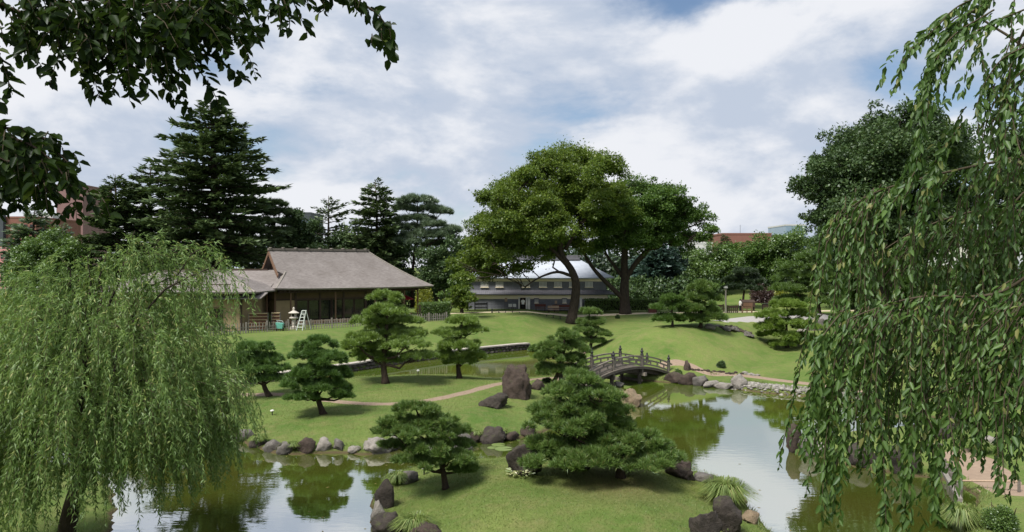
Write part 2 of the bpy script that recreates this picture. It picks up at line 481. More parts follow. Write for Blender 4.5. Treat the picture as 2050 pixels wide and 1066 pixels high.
# ================================================================== foliage builders (numpy)
def unit(a): return a / (np.linalg.norm(a, axis=-1, keepdims=True) + 1e-9)
def rs(seed): return np.random.RandomState(seed)
def cards(C, A, N, L, Wd, mid=0.45, fold=0.0):
    """pointed leaf blades: base C, axis A, rough normal N; one quad each"""
    A = unit(A); B = unit(np.cross(A, N)); U = np.cross(B, A)
    L = np.broadcast_to(np.asarray(L, float), (len(C),))[:, None]; Wd = np.broadcast_to(np.asarray(Wd, float), (len(C),))[:, None]
    m_ = C + A * L * mid
    return np.stack([C, m_ + B * Wd / 2 + U * Wd * fold, C + A * L, m_ - B * Wd / 2 + U * Wd * fold], 1).reshape(-1, 3)
def tris(C, A, N, L, Wd):
    """small far leaves: one slanted triangle each"""
    A = unit(A); B = unit(np.cross(A, N))
    L = np.broadcast_to(np.asarray(L, float), (len(C),))[:, None]; Wd = np.broadcast_to(np.asarray(Wd, float), (len(C),))[:, None]
    return np.stack([C - B * Wd * 0.35, C + A * L * 0.35 + B * Wd * 0.75, C + A * L], 1).reshape(-1, 3)
def leaves6(C, A, N, L, Wd, fold=0.25, curl=0.15):
    """broad pointed leaves folded at the midrib: six points, two quads each -> V, F"""
    A = unit(A); B = unit(np.cross(A, N)); U = np.cross(B, A); n = len(C)
    L = np.broadcast_to(np.asarray(L, float), (n,))[:, None]; Wd = np.broadcast_to(np.asarray(Wd, float), (n,))[:, None]
    q1 = C + A * L * 0.30; q2 = C + A * L * 0.68
    up_ = U * Wd * fold
    V = np.stack([C, q1 + B * Wd / 2 + up_, q2 + B * Wd * 0.40 + up_ - U * L * curl * 0.4, C + A * L * 0.97 - U * L * curl, q2 - B * Wd * 0.40 + up_ - U * L * curl * 0.4, q1 - B * Wd / 2 + up_], 1)
    i = np.arange(n)[:, None] * 6
    F_ = np.concatenate([i + np.array([[0, 1, 2, 3]]), i + np.array([[0, 3, 4, 5]])], 0)
    return V.reshape(-1, 3), F_
def needles(r, C, D, n, L, w, spread):
    """tufts of n needles: thin triangles fanned about D"""
    m = len(C)
    dr = unit(D[:, None, :] + spread * r.randn(m, n, 3))
    B = unit(np.cross(dr, r.randn(m, n, 3)))
    Ln = L * (0.7 + 0.6 * r.rand(m, n, 1))
    c_ = C[:, None, :] + 0.06 * L * r.randn(m, n, 3)
    return np.stack([c_ + B * w / 2, c_ - B * w / 2, c_ + dr * Ln], 2).reshape(-1, 3)

def limb_pts(r, a, b, sag=0.0, n=6, wob=0.06):
    a, b = np.array(a, float), np.array(b, float); L = np.linalg.norm(b - a)
    tt = np.linspace(0, 1, n)[:, None]
    P = a + (b - a) * tt
    P[:, 2] += sag * L * (np.sin(np.pi * tt[:, 0]))
    P[1:-1] += r.randn(n - 2, 3) * wob * L
    return P

M_BARK_PINE = solid('pine_bark', (0.075, 0.055, 0.042), (0.035, 0.026, 0.022), 9.0, 0.95, 0.1, 0.9, 0.04, stretch=(1, 1, 0.35))
M_BARK_GREY = solid('grey_brown_bark', (0.066, 0.052, 0.042), (0.030, 0.024, 0.021), 7.0, 0.95, 0.1, 0.9, 0.05, stretch=(1, 1, 0.3))
M_BARK_PALE = solid('pale_bark', (0.22, 0.20, 0.17), (0.12, 0.11, 0.09), 7.0, 0.95, 0.1, 0.6, 0.03, stretch=(1, 1, 0.3))
M_TWIG = solid('twig_bark', (0.085, 0.070, 0.045), (0.045, 0.036, 0.026), 20.0, 0.9, 0.15, 0.4, 0.004)

M_PINE = leafy('pine_needles', (0.056, 0.112, 0.026), (0.155, 0.240, 0.056), (0.17, 0.15, 0.055), 0.25, 0.03, 1.6)
M_PINE_B = leafy('pine_needles_light', (0.090, 0.162, 0.028), (0.210, 0.300, 0.058), None, 0.28, 0.05, 1.6)
M_PINE_C = leafy('pine_needles_deep', (0.044, 0.104, 0.024), (0.125, 0.212, 0.048), None, 0.22, 0.03, 1.6)
M_PINE_Y = leafy('pine_needles_yellow', (0.085, 0.160, 0.022), (0.205, 0.290, 0.050), None, 0.3, 0.03, 1.6)
M_FIR = leafy('fir_needles', (0.040, 0.070, 0.030), (0.105, 0.150, 0.058), None, 0.12, 0.02, 0.35)
M_FIR_BLUE = leafy('blue_cedar_needles', (0.036, 0.074, 0.062), (0.072, 0.126, 0.096), None, 0.15, 0.05, 0.35)
M_FIR_PALE = leafy('pale_cedar_needles', (0.072, 0.118, 0.070), (0.150, 0.205, 0.110), None, 0.18, 0.05, 0.35)
M_KEYAKI = leafy('zelkova_leaves', (0.052, 0.096, 0.014), (0.140, 0.198, 0.030), (0.20, 0.235, 0.047), 0.36, 0.02, 0.35)
M_KEYAKI_B = leafy('oak_leaves', (0.040, 0.090, 0.018), (0.108, 0.184, 0.036), (0.143, 0.195, 0.052), 0.32, 0.02, 0.35)
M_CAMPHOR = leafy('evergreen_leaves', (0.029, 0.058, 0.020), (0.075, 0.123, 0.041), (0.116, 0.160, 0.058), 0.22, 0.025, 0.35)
M_GREEN = leafy('fresh_broad_leaves', (0.052, 0.108, 0.020), (0.125, 0.200, 0.038), None, 0.3, 0.05, 0.35)
M_YELLOW = leafy('yellow_green_leaves', (0.14, 0.19, 0.022), (0.28, 0.29, 0.03), None, 0.35, 0.04, 0.5)
M_PURPLE = leafy('purple_maple_leaves', (0.045, 0.026, 0.028), (0.085, 0.05, 0.04), None, 0.25, 0.04, 0.5)
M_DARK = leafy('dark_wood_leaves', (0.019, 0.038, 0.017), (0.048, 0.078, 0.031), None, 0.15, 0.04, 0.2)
M_WILLOW = leafy('willow_leaves', (0.084, 0.158, 0.040), (0.212, 0.302, 0.098), (0.330, 0.335, 0.120), 0.38, 0.018, 0.9)
M_CHERRY = leafy('weeping_cherry_leaves', (0.034, 0.078, 0.014), (0.092, 0.162, 0.034), (0.20, 0.20, 0.06), 0.30, 0.025, 1.2, 0.5)
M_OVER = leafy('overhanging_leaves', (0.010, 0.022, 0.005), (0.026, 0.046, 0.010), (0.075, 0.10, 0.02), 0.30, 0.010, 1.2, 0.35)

def ellip(r, n, c, rad, shell=0.55, flat=-0.35):
    """points in an ellipsoid, gathered to its skin; the underside cut at flat"""
    d = unit(r.randn(int(n * 1.8) + 8, 3)); d = d[d[:, 2] > flat][:n]
    k = (shell + (1 - shell) * r.rand(len(d), 1) ** 0.5)
    return np.array(c) + d * k * np.array(rad), d

def pine(name, label, group, px, py, pads, trunk=None, mat=None, dens=1.0, nl=0.20, seed=1, tr=0.13, base=None, spread=0.42, nn=9, cat='pine tree', dyscale=0.75):
    """clipped garden pine: bent trunk, limbs, cushions of needle tufts.  pads: (px, py, rx, ry[, dY]) in photo pixels at the trunk's distance"""
    r = rs(seed)
    B = np.array(base if base is not None else on(px, py))
    Y = B[1]; s = Y / FPX
    root = empty(name, B, label, cat, group)
    xs_ = [q[0] for q in pads]; half = (max(xs_) - min(xs_)) / 2 * s
    V = []; P0 = []
    for q in pads:
        dY = q[4] if len(q) > 4 else r.uniform(-1, 1) * half * dyscale * (0.35 + 0.65 * (q[1] - pads[0][1]) / max(1, pads[-1][1] - pads[0][1]))
        k = (Y + dY) / Y
        c = W(CX + (q[0] - CX), q[1], Y); c[1] += dY; c[2] += dY * -(q[1] - CY) / FPX; c[0] += dY * (q[0] - CX) / FPX
        P0.append((c, q[2] * s * k, q[3] * s * k * 0.86))
    for c, rx, rz in P0:
        # each cushion is a heap of loose lobes of needle tufts
        lr0 = min(rz * 0.74, rx * 0.45)
        nlobe = int(1.75 * (rx / lr0) ** 2) + 4
        for i in range(min(nlobe, 46)):
            a = r.rand() * 2 * math.pi; q = math.sqrt(r.rand()) * (0.98 + 0.16 * r.rand())
            lc = c + np.array((math.cos(a) * q * rx, math.sin(a) * q * rx * 0.9, rz * (0.75 * (1 - q * q) - 0.35 + 0.75 * (r.rand() - 0.5))))
            lr = lr0 * (0.55 + 0.65 * r.rand()) * np.array((1.12, 1.12, 0.8))
            n = int(dens * 4.9 * (lr[0] / nl) ** 2 * 4) + 7
            C_, D_ = ellip(r, n, lc, lr * 0.72, 0.55, -0.35)
            D_ = unit(D_ * 1.0 + np.array((0, 0, 0.55)))
            V.append(needles(r, C_, D_, nn, nl * (0.85 + 0.3 * r.rand()), nl * 0.16, spread))
    o = np_obj('crown', np.concatenate(V), mat or M_PINE, root, k=3); tag(o, kind='stuff')
    # trunk and limbs
    top = P0[0][0]
    tp = [B + np.array((0, 0, -0.1))]
    if trunk:
        for a, b_ in trunk: tp.append(W(a, b_, Y))
    else:
        tp += [B + (top - B) * q + np.array((math.sin(q * 7 + seed) * 0.10, math.cos(q * 5 + seed) * 0.1, 0)) * np.linalg.norm(top - B) * 0.35 * q * (1 - q) * 3 for q in (0.25, 0.5, 0.75)]
    tp.append(top)
    tp = spline(tp, 4)
    rad = np.linspace(tr, tr * 0.22, len(tp)); rad[0] *= 1.45; rad[1] *= 1.12
    b = MB(); b.tube(tp, rad, 8)
    for c, rx, rz in P0[1:]:
        zt = c[2] - 0.12 * np.linalg.norm(top - B) - 0.25 * math.hypot(c[0] - B[0], c[1] - B[1])
        i = int(np.argmin(np.abs(tp[:, 2] - max(zt, B[2] + 0.22 * (top[2] - B[2])))))
        e = c - np.array((0, 0, rz * 0.35))
        L = limb_pts(r, tp[i], e, -0.06, 6, 0.035)
        b.tube(L, np.linspace(min(rad[i] * 0.62, tr * 0.5), tr * 0.10, 6), 6)
        for _ in range(3):
            j = r.randint(3, 5); q = e + r.uniform(-1, 1, 3) * np.array((rx, rx, rz * 0.3)) * 0.75
            b.tube(limb_pts(r, L[j], q, 0, 4, 0.05), [tr * 0.15, tr * 0.1, tr * 0.08, tr * 0.05], 5)
    b.build('trunk', M_BARK_PINE, root, smooth=True)
    return root

def conifer(name, label, group, base, top_z, prof_, mat, seed, whorls=22, nb=7, droop=0.12, dens=1.0, start=0.18, spray=0.9, gap=0.0, tr=0.45, cat='conifer', bark=None, up=0.15, jag=0.3, wide=0.42):
    """fir or cedar: straight trunk, tiers of spreading boughs set with flat sprays.  prof_: [(height fraction, radius m)]"""
    r = rs(seed); B = np.array(base, float); Ht = top_z - B[2]
    root = empty(name, B, label, cat, group)
    b = MB(); nt = 8
    tp = [B + np.array((math.sin(q * 4 + seed) * 0.015 * Ht * q, math.cos(q * 3 + seed) * 0.01 * Ht * q, Ht * q)) for q in np.linspace(0, 1, nt)]
    tp[0][2] -= 0.2
    b.tube(tp, [tr * (1 - q) ** 0.8 + 0.03 for q in np.linspace(0, 1, nt)], 8)
    hx = [q[0] for q in prof_]; rx = [q[1] for q in prof_]
    Cs, As, Ns, Ls = [], [], [], []
    for k in range(whorls):
        f = start + (0.985 - start) * ((k + 0.5 * r.rand()) / whorls) ** 0.95
        Rk = np.interp(f, hx, rx)
        a0 = r.rand() * 6.28
        nbk = max(4, int(nb * (0.6 + 0.5 * Rk / max(rx))))
        for j in range(nbk):
            if r.rand() < gap: continue
            a = a0 + 6.283 * j / nbk + 0.45 * r.randn()
            Lb = Rk * (1 - jag + 2 * jag * r.rand() * 0.75)
            o0 = np.array([np.interp(f, np.linspace(0, 1, nt), [p_[i] for p_ in tp]) for i in range(3)])
            dirh = np.array((math.cos(a), math.sin(a), 0))
            rise = up * (f - 0.35) * 2
            n = max(4, int(Lb / 0.5))
            tt = np.linspace(0.0, 1, n)
            cur = o0 + dirh * (Lb * tt)[:, None]
            cur[:, 2] += Lb * (rise * tt - droop * tt * tt * (1.4 - f) + 0.10 * tt ** 3) + 0.25 * r.randn()
            if Lb > 1.0: b.tube(cur[[0, n // 2, n - 1]], [0.02 + 0.022 * Lb, 0.02 + 0.012 * Lb, 0.015], 4, False)
            m = int(dens * (5 + Lb * 13))
            q = 0.10 + 0.9 * r.rand(m) ** 0.72
            c = np.stack([np.interp(q, tt, cur[:, i]) for i in range(3)], -1)
            side = np.array((-dirh[1], dirh[0], 0))
            wd = wide * Lb * (1.02 - q) * 0.8 + 0.25
            lat = r.uniform(-1, 1, m)
            c += side * (lat * wd)[:, None] * 0.6 + r.randn(m, 3) * np.array((0.06, 0.06, 0.13))
            c[:, 2] -= 0.12 * np.abs(lat) * wd
            ax = dirh[None, :] * (0.75 + 0.3 * r.rand(m, 1)) + side[None, :] * (lat[:, None] * 0.9) + 0.35 * r.randn(m, 3) * np.array((1, 1, 0.55)) + np.array((0, 0, -0.10 + 0.25 * f))
            Cs.append(c); As.append(ax); Ns.append(np.array((0, 0, 1.0)) + 0.5 * r.randn(m, 3)); Ls.append(spray * (0.45 + 0.75 * r.rand(m)) * (0.6 + 0.4 * min(1, Lb / 3)))
    C, A, N, L = np.concatenate(Cs), np.concatenate(As), np.concatenate(Ns), np.concatenate(Ls)
    tag(np_obj('crown', tris(C, A, N, L, L * 0.40), mat, root, k=3), kind='stuff')
    b.build('trunk', bark or M_BARK_PINE, root, smooth=True)
    return root

def broad(name, label, group, base, blobs, Y, mat, seed, leaf=0.34, dens=1.0, trunk=None, tr=0.45, depth=0.8, cat='tree', bark=None, sub=13, flat=0.62, limbs=True, fork=None, boughs=()):
    """broadleaf tree.  blobs: (px, py, r[, dY]) leafy masses in photo pixels at distance Y"""
    r = rs(seed); B = np.array(base, float); s = Y / FPX
    root = empty(name, B, label, cat, group)
    xs_ = [q[0] for q in blobs]; half = (max(xs_) - min(xs_)) / 2 * s
    Cs, As, Ns, Ls = [], [], [], []; cen = []
    for q in blobs:
        dY = q[3] if len(q) > 3 else r.uniform(-1, 1) * half * depth * 0.7
        c = W(q[0], q[1], Y + dY); R_ = q[2] * (Y + dY) / FPX
        cen.append((c, R_))
        ns = max(6, int(1.35 * sub * (R_ / 2.0) ** 0.7)) if R_ > 0.8 else 6
        for i in range(ns):
            d = unit(r.randn(3)); d[2] = abs(d[2]) * 0.9 - 0.3 * r.rand() if r.rand() < 0.75 else d[2]
            sc = c + d * R_ * (0.25 + 0.85 * r.rand())
            sr = R_ * (0.20 + 0.34 * r.rand() ** 1.5)
            n = int(dens * 34 * (sr / leaf) ** 1.55) + 8
            C_, D_ = ellip(r, n, sc, (sr, sr, sr * flat), 0.35, -0.7)
            C_ = C_ + r.randn(len(C_), 3) * (sr * 0.10 + (r.rand(len(C_), 1) < 0.2) * sr * 0.22)
            Cs.append(C_); As.append(unit(D_ + 0.8 * r.randn(len(C_), 3) + np.array((0, 0, -0.25)))); Ns.append(D_ * 0.7 + np.array((0, 0, 0.9)) + 0.6 * r.randn(len(C_), 3))
            Ls.append(leaf * (0.6 + 0.8 * r.rand(len(C_))))
    C, A, N, L = map(np.concatenate, (Cs, As, Ns, Ls))
    tag(np_obj('crown', tris(C, A, N, L, L * 0.68), mat, root, k=3), kind='stuff')
    b = MB()
    if trunk:
        tp = [W(a, b_, Y) for a, b_ in trunk]; tp[0] = B + np.array((0, 0, -0.2))
    else:
        cz = np.mean([c for c, _ in cen], 0)
        tp = [B + np.array((0, 0, -0.2)), B + (cz - B) * 0.35 + r.randn(3) * 0.2, B + (cz - B) * 0.8]
    tp = spline(tp, 5)
    rad = np.linspace(tr, tr * 0.35, len(tp)); rad[0] *= 1.35; rad[1] *= 1.1
    b.tube(tp, rad, 10)
    for bp, r0_, r1_ in boughs:
        bp = spline([W(a, c_, Y + d_) for a, c_, d_ in bp], 5)
        b.tube(bp, np.linspace(r0_, r1_, len(bp)), 8); tp = np.vstack([tp, bp[3:]]); rad = np.concatenate([rad, np.linspace(r0_, r1_, len(bp))[3:]])
    if limbs:
        f0 = len(tp) // 3 if fork is None else int(fork * len(tp))
        for c, R_ in cen:
            d = np.linalg.norm(tp[f0:] - c, axis=1); zz = np.where(tp[f0:, 2] < c[2] - 0.15 * d, d, d + 30)
            i = f0 + int(np.argmin(zz))
            Lp = limb_pts(r, tp[i], c, 0.05, 7, 0.05)
            r0 = min(rad[i] * 0.6, tr * (0.42 if not boughs else 0.2))
            b.tube(Lp, np.linspace(r0, tr * 0.07, 7), 6)
            for _ in range(3):
                e = c + unit(r.randn(3)) * R_ * 0.7
                b.tube(limb_pts(r, Lp[4], e, 0, 4, 0.05), [tr * 0.12, tr * 0.09, tr * 0.06, tr * 0.03], 5)
    b.build('trunk', bark or M_BARK_GREY, root, smooth=True)
    return root

def shrub(name, label, group, px, py, wpx, hpx, mat, seed, leaf=0.10, dens=1.0, cat='shrub', base=None, flat=0.8):
    """small round bush: leafy dome on a few stems"""
    r = rs(seed); B = np.array(base if base is not None else on(px, py)); s = B[1] / FPX
    root = empty(name, B, label, cat, group)
    rx, rz = wpx * s / 2, hpx * s
    Cs, Ds = [], []
    for i in range(16):
        d = unit(r.randn(3)); d[2] = abs(d[2])
        c = B + d * np.array((rx, rx, rz)) * 0.6 * (0.5 + 0.5 * r.rand())
        n = int(60 * dens * (rx * 0.4 / leaf) ** 1.6) + 8
        C_, D_ = ellip(r, n, c, np.array((rx, rx, rz * 0.8)) * 0.42, 0.4, -0.6); Cs.append(C_); Ds.append(D_)
    C, D = np.concatenate(Cs), np.concatenate(Ds)
    C[:, 2] = np.maximum(C[:, 2], B[2] + 0.02)
    tag(np_obj('foliage', cards(C, unit(D + 0.7 * r.randn(len(C), 3)), D + np.array((0, 0, 0.8)) + 0.5 * r.randn(len(C), 3), leaf * (0.6 + 0.8 * r.rand(len(C))), leaf * 0.5), mat, root), kind='stuff')
    b = MB()
    for i in range(4):
        b.tube(limb_pts(r, B - np.array((0, 0, 0.05)), B + np.array((r.uniform(-.5, .5) * rx, r.uniform(-.5, .5) * rx, rz * 0.7)), 0, 4), [0.03, 0.025, 0.02, 0.01], 5)
    b.build('stem', M_BARK_PINE, root)
    return root

from mathutils import noise as mnoise
def rock_mesh(seed, rad, rough=0.22, lump=1.6, flat=0.0, sub=4, blocky=1.0, ncut=13):
    """split boulder: a ball cut by many planes, worn by fractal noise"""
    r = rs(seed); bm = bmesh.new()
    bmesh.ops.create_icosphere(bm, subdivisions=sub, radius=1.0)
    cut = [(unit(r.randn(3) * np.array((1, 1, 0.8))), (0.50 if ncut > 8 else 0.80) + 0.34 * r.rand()) for _ in range(ncut)]
    off = Vector(r.rand(3) * 50)
    for v in bm.verts:
        p = np.array(v.co)
        if blocky != 1.0: p = np.sign(p) * np.abs(p) ** blocky
        for n_, d_ in cut:
            e = p.dot(n_) - d_
            if e > 0: p = p - n_ * e * 0.93
        p = p * 1.22
        q = Vector(p)
        k = rough * (0.55 * mnoise.noise(q * 1.6 + off) + 0.34 * mnoise.noise(q * 3.9 + off) + 0.20 * abs(mnoise.noise(q * 8.5 + off)) + 0.10 * mnoise.noise(q * 19 + off))
        p = p * (1 + k)
        if flat and p[2] > 1 - flat: p[2] = 1 - flat + (p[2] - 1 + flat) * 0.15
        v.co = (p[0] * rad[0], p[1] * rad[1], p[2] * rad[2])
    me = bpy.data.meshes.new('rock'); bm.to_mesh(me); bm.free()
    return me
def rocky(name, c1, c2, lich=(0.42, 0.42, 0.38), la=0.5, lb=0.7):
    t = NT(name); v = t.obj()
    col = t.mix(t.rng(t.noise(v, 3.5, 8.0, 0.65), 0.32, 0.68), c1, c2)
    col = t.mix(t.math('MULTIPLY', t.rng(t.noise(v, 7.0, 6.0, 0.7), la + 0.08, lb), 0.7), col, lich)
    col = t.mix(t.rng(t.noise(v, 22.0, 3.0, 0.7), 0.55, 0.8, 0, 0.5), col, tuple(x * 0.4 for x in c1))
    wp = t.pos(); wz = t.n('ShaderNodeSeparateXYZ'); t.l(wp, wz.inputs[0])
    nz = t.n('ShaderNodeSeparateXYZ'); t.l(t.n('ShaderNodeNewGeometry').outputs['Normal'], nz.inputs[0])
    moss = t.math('MULTIPLY', t.rng(nz.outputs[2], 0.25, 0.9), t.rng(t.noise(v, 4.5, 6.0, 0.7), 0.52, 0.66))
    col = t.mix(t.math('MULTIPLY', moss, 0.55), col, (0.085, 0.105, 0.03))                        # moss on the upper faces
    wet = t.rng(t.math('ADD', wz.outputs[2], t.math('MULTIPLY', t.noise(wp, 6.0, 3.0), 0.12)), 0.10, 0.18, 0.75, 0.0)
    col = t.mix(wet, col, tuple(x * 0.35 for x in c1))                                           # wet foot in the pond
    h = t.math('ADD', t.noise(v, 6.0, 8.0, 0.7), t.math('MULTIPLY', t.noise(v, 26.0, 5.0, 0.7), 0.35))
    return t.done(t.principled(col, 0.85, 0.3, t.bump(h, 1.0, 0.10)))
M_ROCK_DARK = rocky('dark_purple_rock', (0.062, 0.051, 0.044), (0.031, 0.026, 0.023), (0.17, 0.155, 0.145), 0.55, 0.8)
M_ROCK_BROWN = rocky('brown_rock', (0.074, 0.054, 0.044), (0.038, 0.028, 0.024), (0.18, 0.155, 0.135), 0.55, 0.8)
M_ROCK_GREY = rocky('grey_rock', (0.165, 0.152, 0.140), (0.082, 0.074, 0.068), (0.34, 0.33, 0.31))
M_ROCK_PALE = rocky('pale_rock', (0.31, 0.285, 0.26), (0.17, 0.155, 0.14), (0.48, 0.47, 0.45), 0.5, 0.7)
M_ROCK_TAN = rocky('tan_rock', (0.26, 0.20, 0.13), (0.15, 0.11, 0.075), (0.36, 0.32, 0.24))
def rock(label, px, py, wpx, hpx, m, seed, group=None, base=None, depth=0.8, rough=0.42, sink=0.25, tilt=0.0, flat=0.0, name='rock', dz=0.0, blocky=1.0, ncut=13):
    """px, py: middle of the foot of the rock in the photo; wpx, hpx: its visible width and height"""
    P = np.array(base if base is not None else on(px, py)); s = P[1] / FPX
    rx, rz = wpx * s / 2, hpx * s / (2 - sink * 2) * 1.0
    me = rock_mesh(seed, (rx, rx * depth, rz), rough, flat=flat, sub=4 if wpx > 44 else 3, blocky=blocky, ncut=ncut)
    o = link(name, me, m, None, True, origin=(P[0], P[1] + rx * depth * 0.5, P[2] + rz * (1 - 2 * sink) + dz))
    o.rotation_euler = (0, tilt, 0)
    return tag(o, label, 'rock', group)

def tuft_grass(label, px, py, wpx, hpx, m, seed, base=None, n=420):
    r = rs(seed); B = np.array(base if base is not None else on(px, py)); s = B[1] / FPX
    rx, rz = wpx * s / 2, hpx * s
    a = r.rand(n) * 6.283; q = np.sqrt(r.rand(n))
    o0 = B + np.stack([np.cos(a) * q * rx * 0.35, np.sin(a) * q * rx * 0.35, 0 * a - 0.02], -1)
    out = np.stack([np.cos(a), np.sin(a), 0 * a], -1)
    L = rz * (0.7 + 0.6 * r.rand(n))[:, None]
    p1 = o0 + out * (q * rx * 0.45)[:, None] + np.array((0, 0, 1)) * L * 0.8
    p2 = o0 + out * (q * rx * 0.9 + 0.15 * rx)[:, None] + np.array((0, 0, 1)) * L * (0.95 - 0.5 * q[:, None])
    sd = np.stack([-np.sin(a), np.cos(a), 0 * a], -1) * 0.012
    V = np.stack([o0 - sd, o0 + sd, p1 + sd, p1 - sd], 1).reshape(-1, 3)
    V2 = np.stack([p1 - sd, p1 + sd, p2 + sd * 0.1, p2 - sd * 0.1], 1).reshape(-1, 3)
    root = empty('ornamental_grass', B, label, 'grass clump')
    tag(np_obj('foliage', np.concatenate([V, V2]), m, root), kind='stuff')
    return root

# ================================================================== buildings
M_SHINGLE = None
t = NT('weathered_shingle'); v = t.pos()
wv = t.n('ShaderNodeTexWave', wave_type='BANDS', bands_direction='Z', wave_profile='SAW'); t.l(v, wv.inputs['Vector']); wv.inputs['Scale'].default_value = 2.1; wv.inputs['Distortion'].default_value = 0.6; wv.inputs['Detail'].default_value = 2.0; wv.inputs['Detail Scale'].default_value = 3.0
col = t.mix(t.rng(t.noise(v, 0.5, 6.0, 0.65), 0.3, 0.7), (0.185, 0.165, 0.157), (0.265, 0.242, 0.235))
col = t.mix(t.rng(t.noise(t.scale(v, (1.2, 1.2, 9)), 2.0, 4.0, 0.7), 0.35, 0.7, 0.0, 0.75), col, (0.105, 0.092, 0.087))
M_SHINGLE = t.done(t.principled(col, 0.9, 0.2, t.bump(t.math('ADD', wv.outputs['Fac'], t.noise(v, 14.0, 3.0)), 0.6, 0.05)))
M_WOOD_DK = solid('dark_brown_timber', (0.062, 0.040, 0.030), (0.038, 0.025, 0.020), 3.0, 0.75, 0.3, 0.3, stretch=(6, 6, 0.6))
M_WOOD_MID = solid('brown_timber', (0.17, 0.10, 0.065), (0.11, 0.065, 0.042), 3.0, 0.75, 0.3, 0.3, stretch=(6, 6, 0.6))
M_WOOD_PALE = solid('pale_timber', (0.42, 0.31, 0.23), (0.32, 0.23, 0.17), 3.0, 0.8, 0.2, 0.3, stretch=(6, 6, 0.6))
M_WOOD_GREY = solid('weathered_grey_timber', (0.185, 0.165, 0.145), (0.10, 0.088, 0.078), 4.0, 0.9, 0.2, 0.5, stretch=(2, 2, 2))
M_WOOD_GREY2 = solid('pale_grey_timber', (0.30, 0.275, 0.245), (0.19, 0.172, 0.152), 4.0, 0.9, 0.2, 0.5, vary=0.5)
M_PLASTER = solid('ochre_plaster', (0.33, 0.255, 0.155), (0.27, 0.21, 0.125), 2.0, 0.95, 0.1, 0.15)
M_PLASTER_SHADED = solid('eave_shaded_plaster', (0.11, 0.078, 0.048), (0.085, 0.06, 0.038), 2.0, 0.95, 0.1, 0.15)  # wall plaster above the doors, darkened to paint in the shade of the eaves
M_CREAM = solid('cream_plaster', (0.86, 0.76, 0.57), (0.82, 0.71, 0.52), 1.5, 0.95, 0.1, 0.1)
M_WHITE = solid('white_plaster', (0.72, 0.71, 0.69), (0.62, 0.61, 0.6), 2.0, 0.9, 0.2, 0.1)
M_ROOFTILE = solid('grey_roof_tile', (0.16, 0.16, 0.19), (0.12, 0.12, 0.14), 3.0, 0.55, 0.4, 0.3)
M_LEAD = solid('silver_lead_roof', (0.46, 0.50, 0.58), (0.38, 0.42, 0.50), 1.2, 0.65, 0.3, 0.1)
M_NAMAKO = solid('dark_grey_wall_tile', (0.20, 0.205, 0.24), (0.15, 0.155, 0.18), 3.0, 0.8, 0.2, 0.2, vary=0.4)
M_JOINT = solid('wall_joint', (0.30, 0.30, 0.32), (0.26, 0.26, 0.28), 3.0, 0.9, 0.1, 0)
M_GLASS = solid('dark_window_glass', (0.018, 0.020, 0.018), (0.012, 0.013, 0.012), 1.0, 0.06, 0.6, 0)
M_BLACK = solid('black_metal', (0.02, 0.02, 0.022), None, 4.0, 0.5, 0.4, 0.1)
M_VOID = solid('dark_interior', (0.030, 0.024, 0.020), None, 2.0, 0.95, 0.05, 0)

def frame(o, ang):
    u = np.array((math.cos(ang), math.sin(ang), 0)); v = np.array((-math.sin(ang), math.cos(ang), 0)); o = np.array(o, float)
    return (lambda a, b_, z: o + u * a + v * b_ + np.array((0, 0, z))), (u, v, np.array((0, 0, 1.0)))

# ---- tea house -----------------------------------------------------
TH, TAX = frame((-25.1, 77.8, 0), R(35))
TW, TD, EZ = 19.0, 12.0, 6.1
def g_(d): return 0.55 * d + 0.0278 * d * d
th = empty('tea_house', TH(9, 6, 1.95), 'large tea house with a broad grey shingled hip-and-gable roof above glass doors', 'house')
def roof_rows(side):
    """front (0) or back (1) slope as rows from eave to ridge"""
    rows = []
    for d in np.linspace(0, 6, 13):
        ul = 1.9 / 2.8 * d if d <= 2.8 else 1.05
        ur = TW - d
        vv = d if side == 0 else TD - d
        rows.append([TH(ul + (ur - ul) * k / 16, vv, EZ + g_(d) + 0.10 * (abs(k / 8 - 1) ** 4) * max(0, 1 - d / 2.5)) for k in range(17)])
    return rows
b = MB(); b.quadgrid(roof_rows(0)); b.quadgrid([r_[::-1] for r_ in roof_rows(1)])
rows = []
for d in np.linspace(0, 2.8, 7):           # left hip below the gable
    rows.append([TH(1.9 / 2.8 * d, TD - d - (TD - 2 * d) * k / 8, EZ + g_(d) + 0.10 * (abs(k / 4 - 1) ** 4) * max(0, 1 - d / 2.5)) for k in range(9)])
b.quadgrid(rows)
b.quadgrid([[TH(1.9 + q * 0.9, 2.8, EZ + g_(2.8) + 0.01), TH(1.9 + q * 0.9, TD - 2.8, EZ + g_(2.8) + 0.01)] for q in (0, 1)])
rows = []
for d in np.linspace(0, 6, 13):            # right hip
    rows.append([TH(TW - d, d + (TD - 2 * d) * k / 8, EZ + g_(d) + 0.10 * (abs(k / 4 - 1) ** 4) * max(0, 1 - d / 2.5)) for k in range(9)])
b.quadgrid(rows)
roof = b.build('roof', M_SHINGLE, th)
sol = roof.modifiers.new('thickness', 'SOLIDIFY'); sol.thickness = 0.20; sol.offset = 0
rg = MB()
rg.bar(TH(0.95, 6, EZ + g_(6) + 0.16), TH(13.2, 6, EZ + g_(6) + 0.16), 0.55, 0.26)
rg.build('roof_ridge', M_WOOD_GREY, roof)
for k in range(9):
    one('ridge_batten', M_WOOD_GREY2, roof, lambda q: q.bar(TH(1.2 + k * 1.45, 5.6, EZ + g_(6) + 0.34), TH(1.2 + k * 1.45, 6.4, EZ + g_(6) + 0.34), 0.12, 0.10))
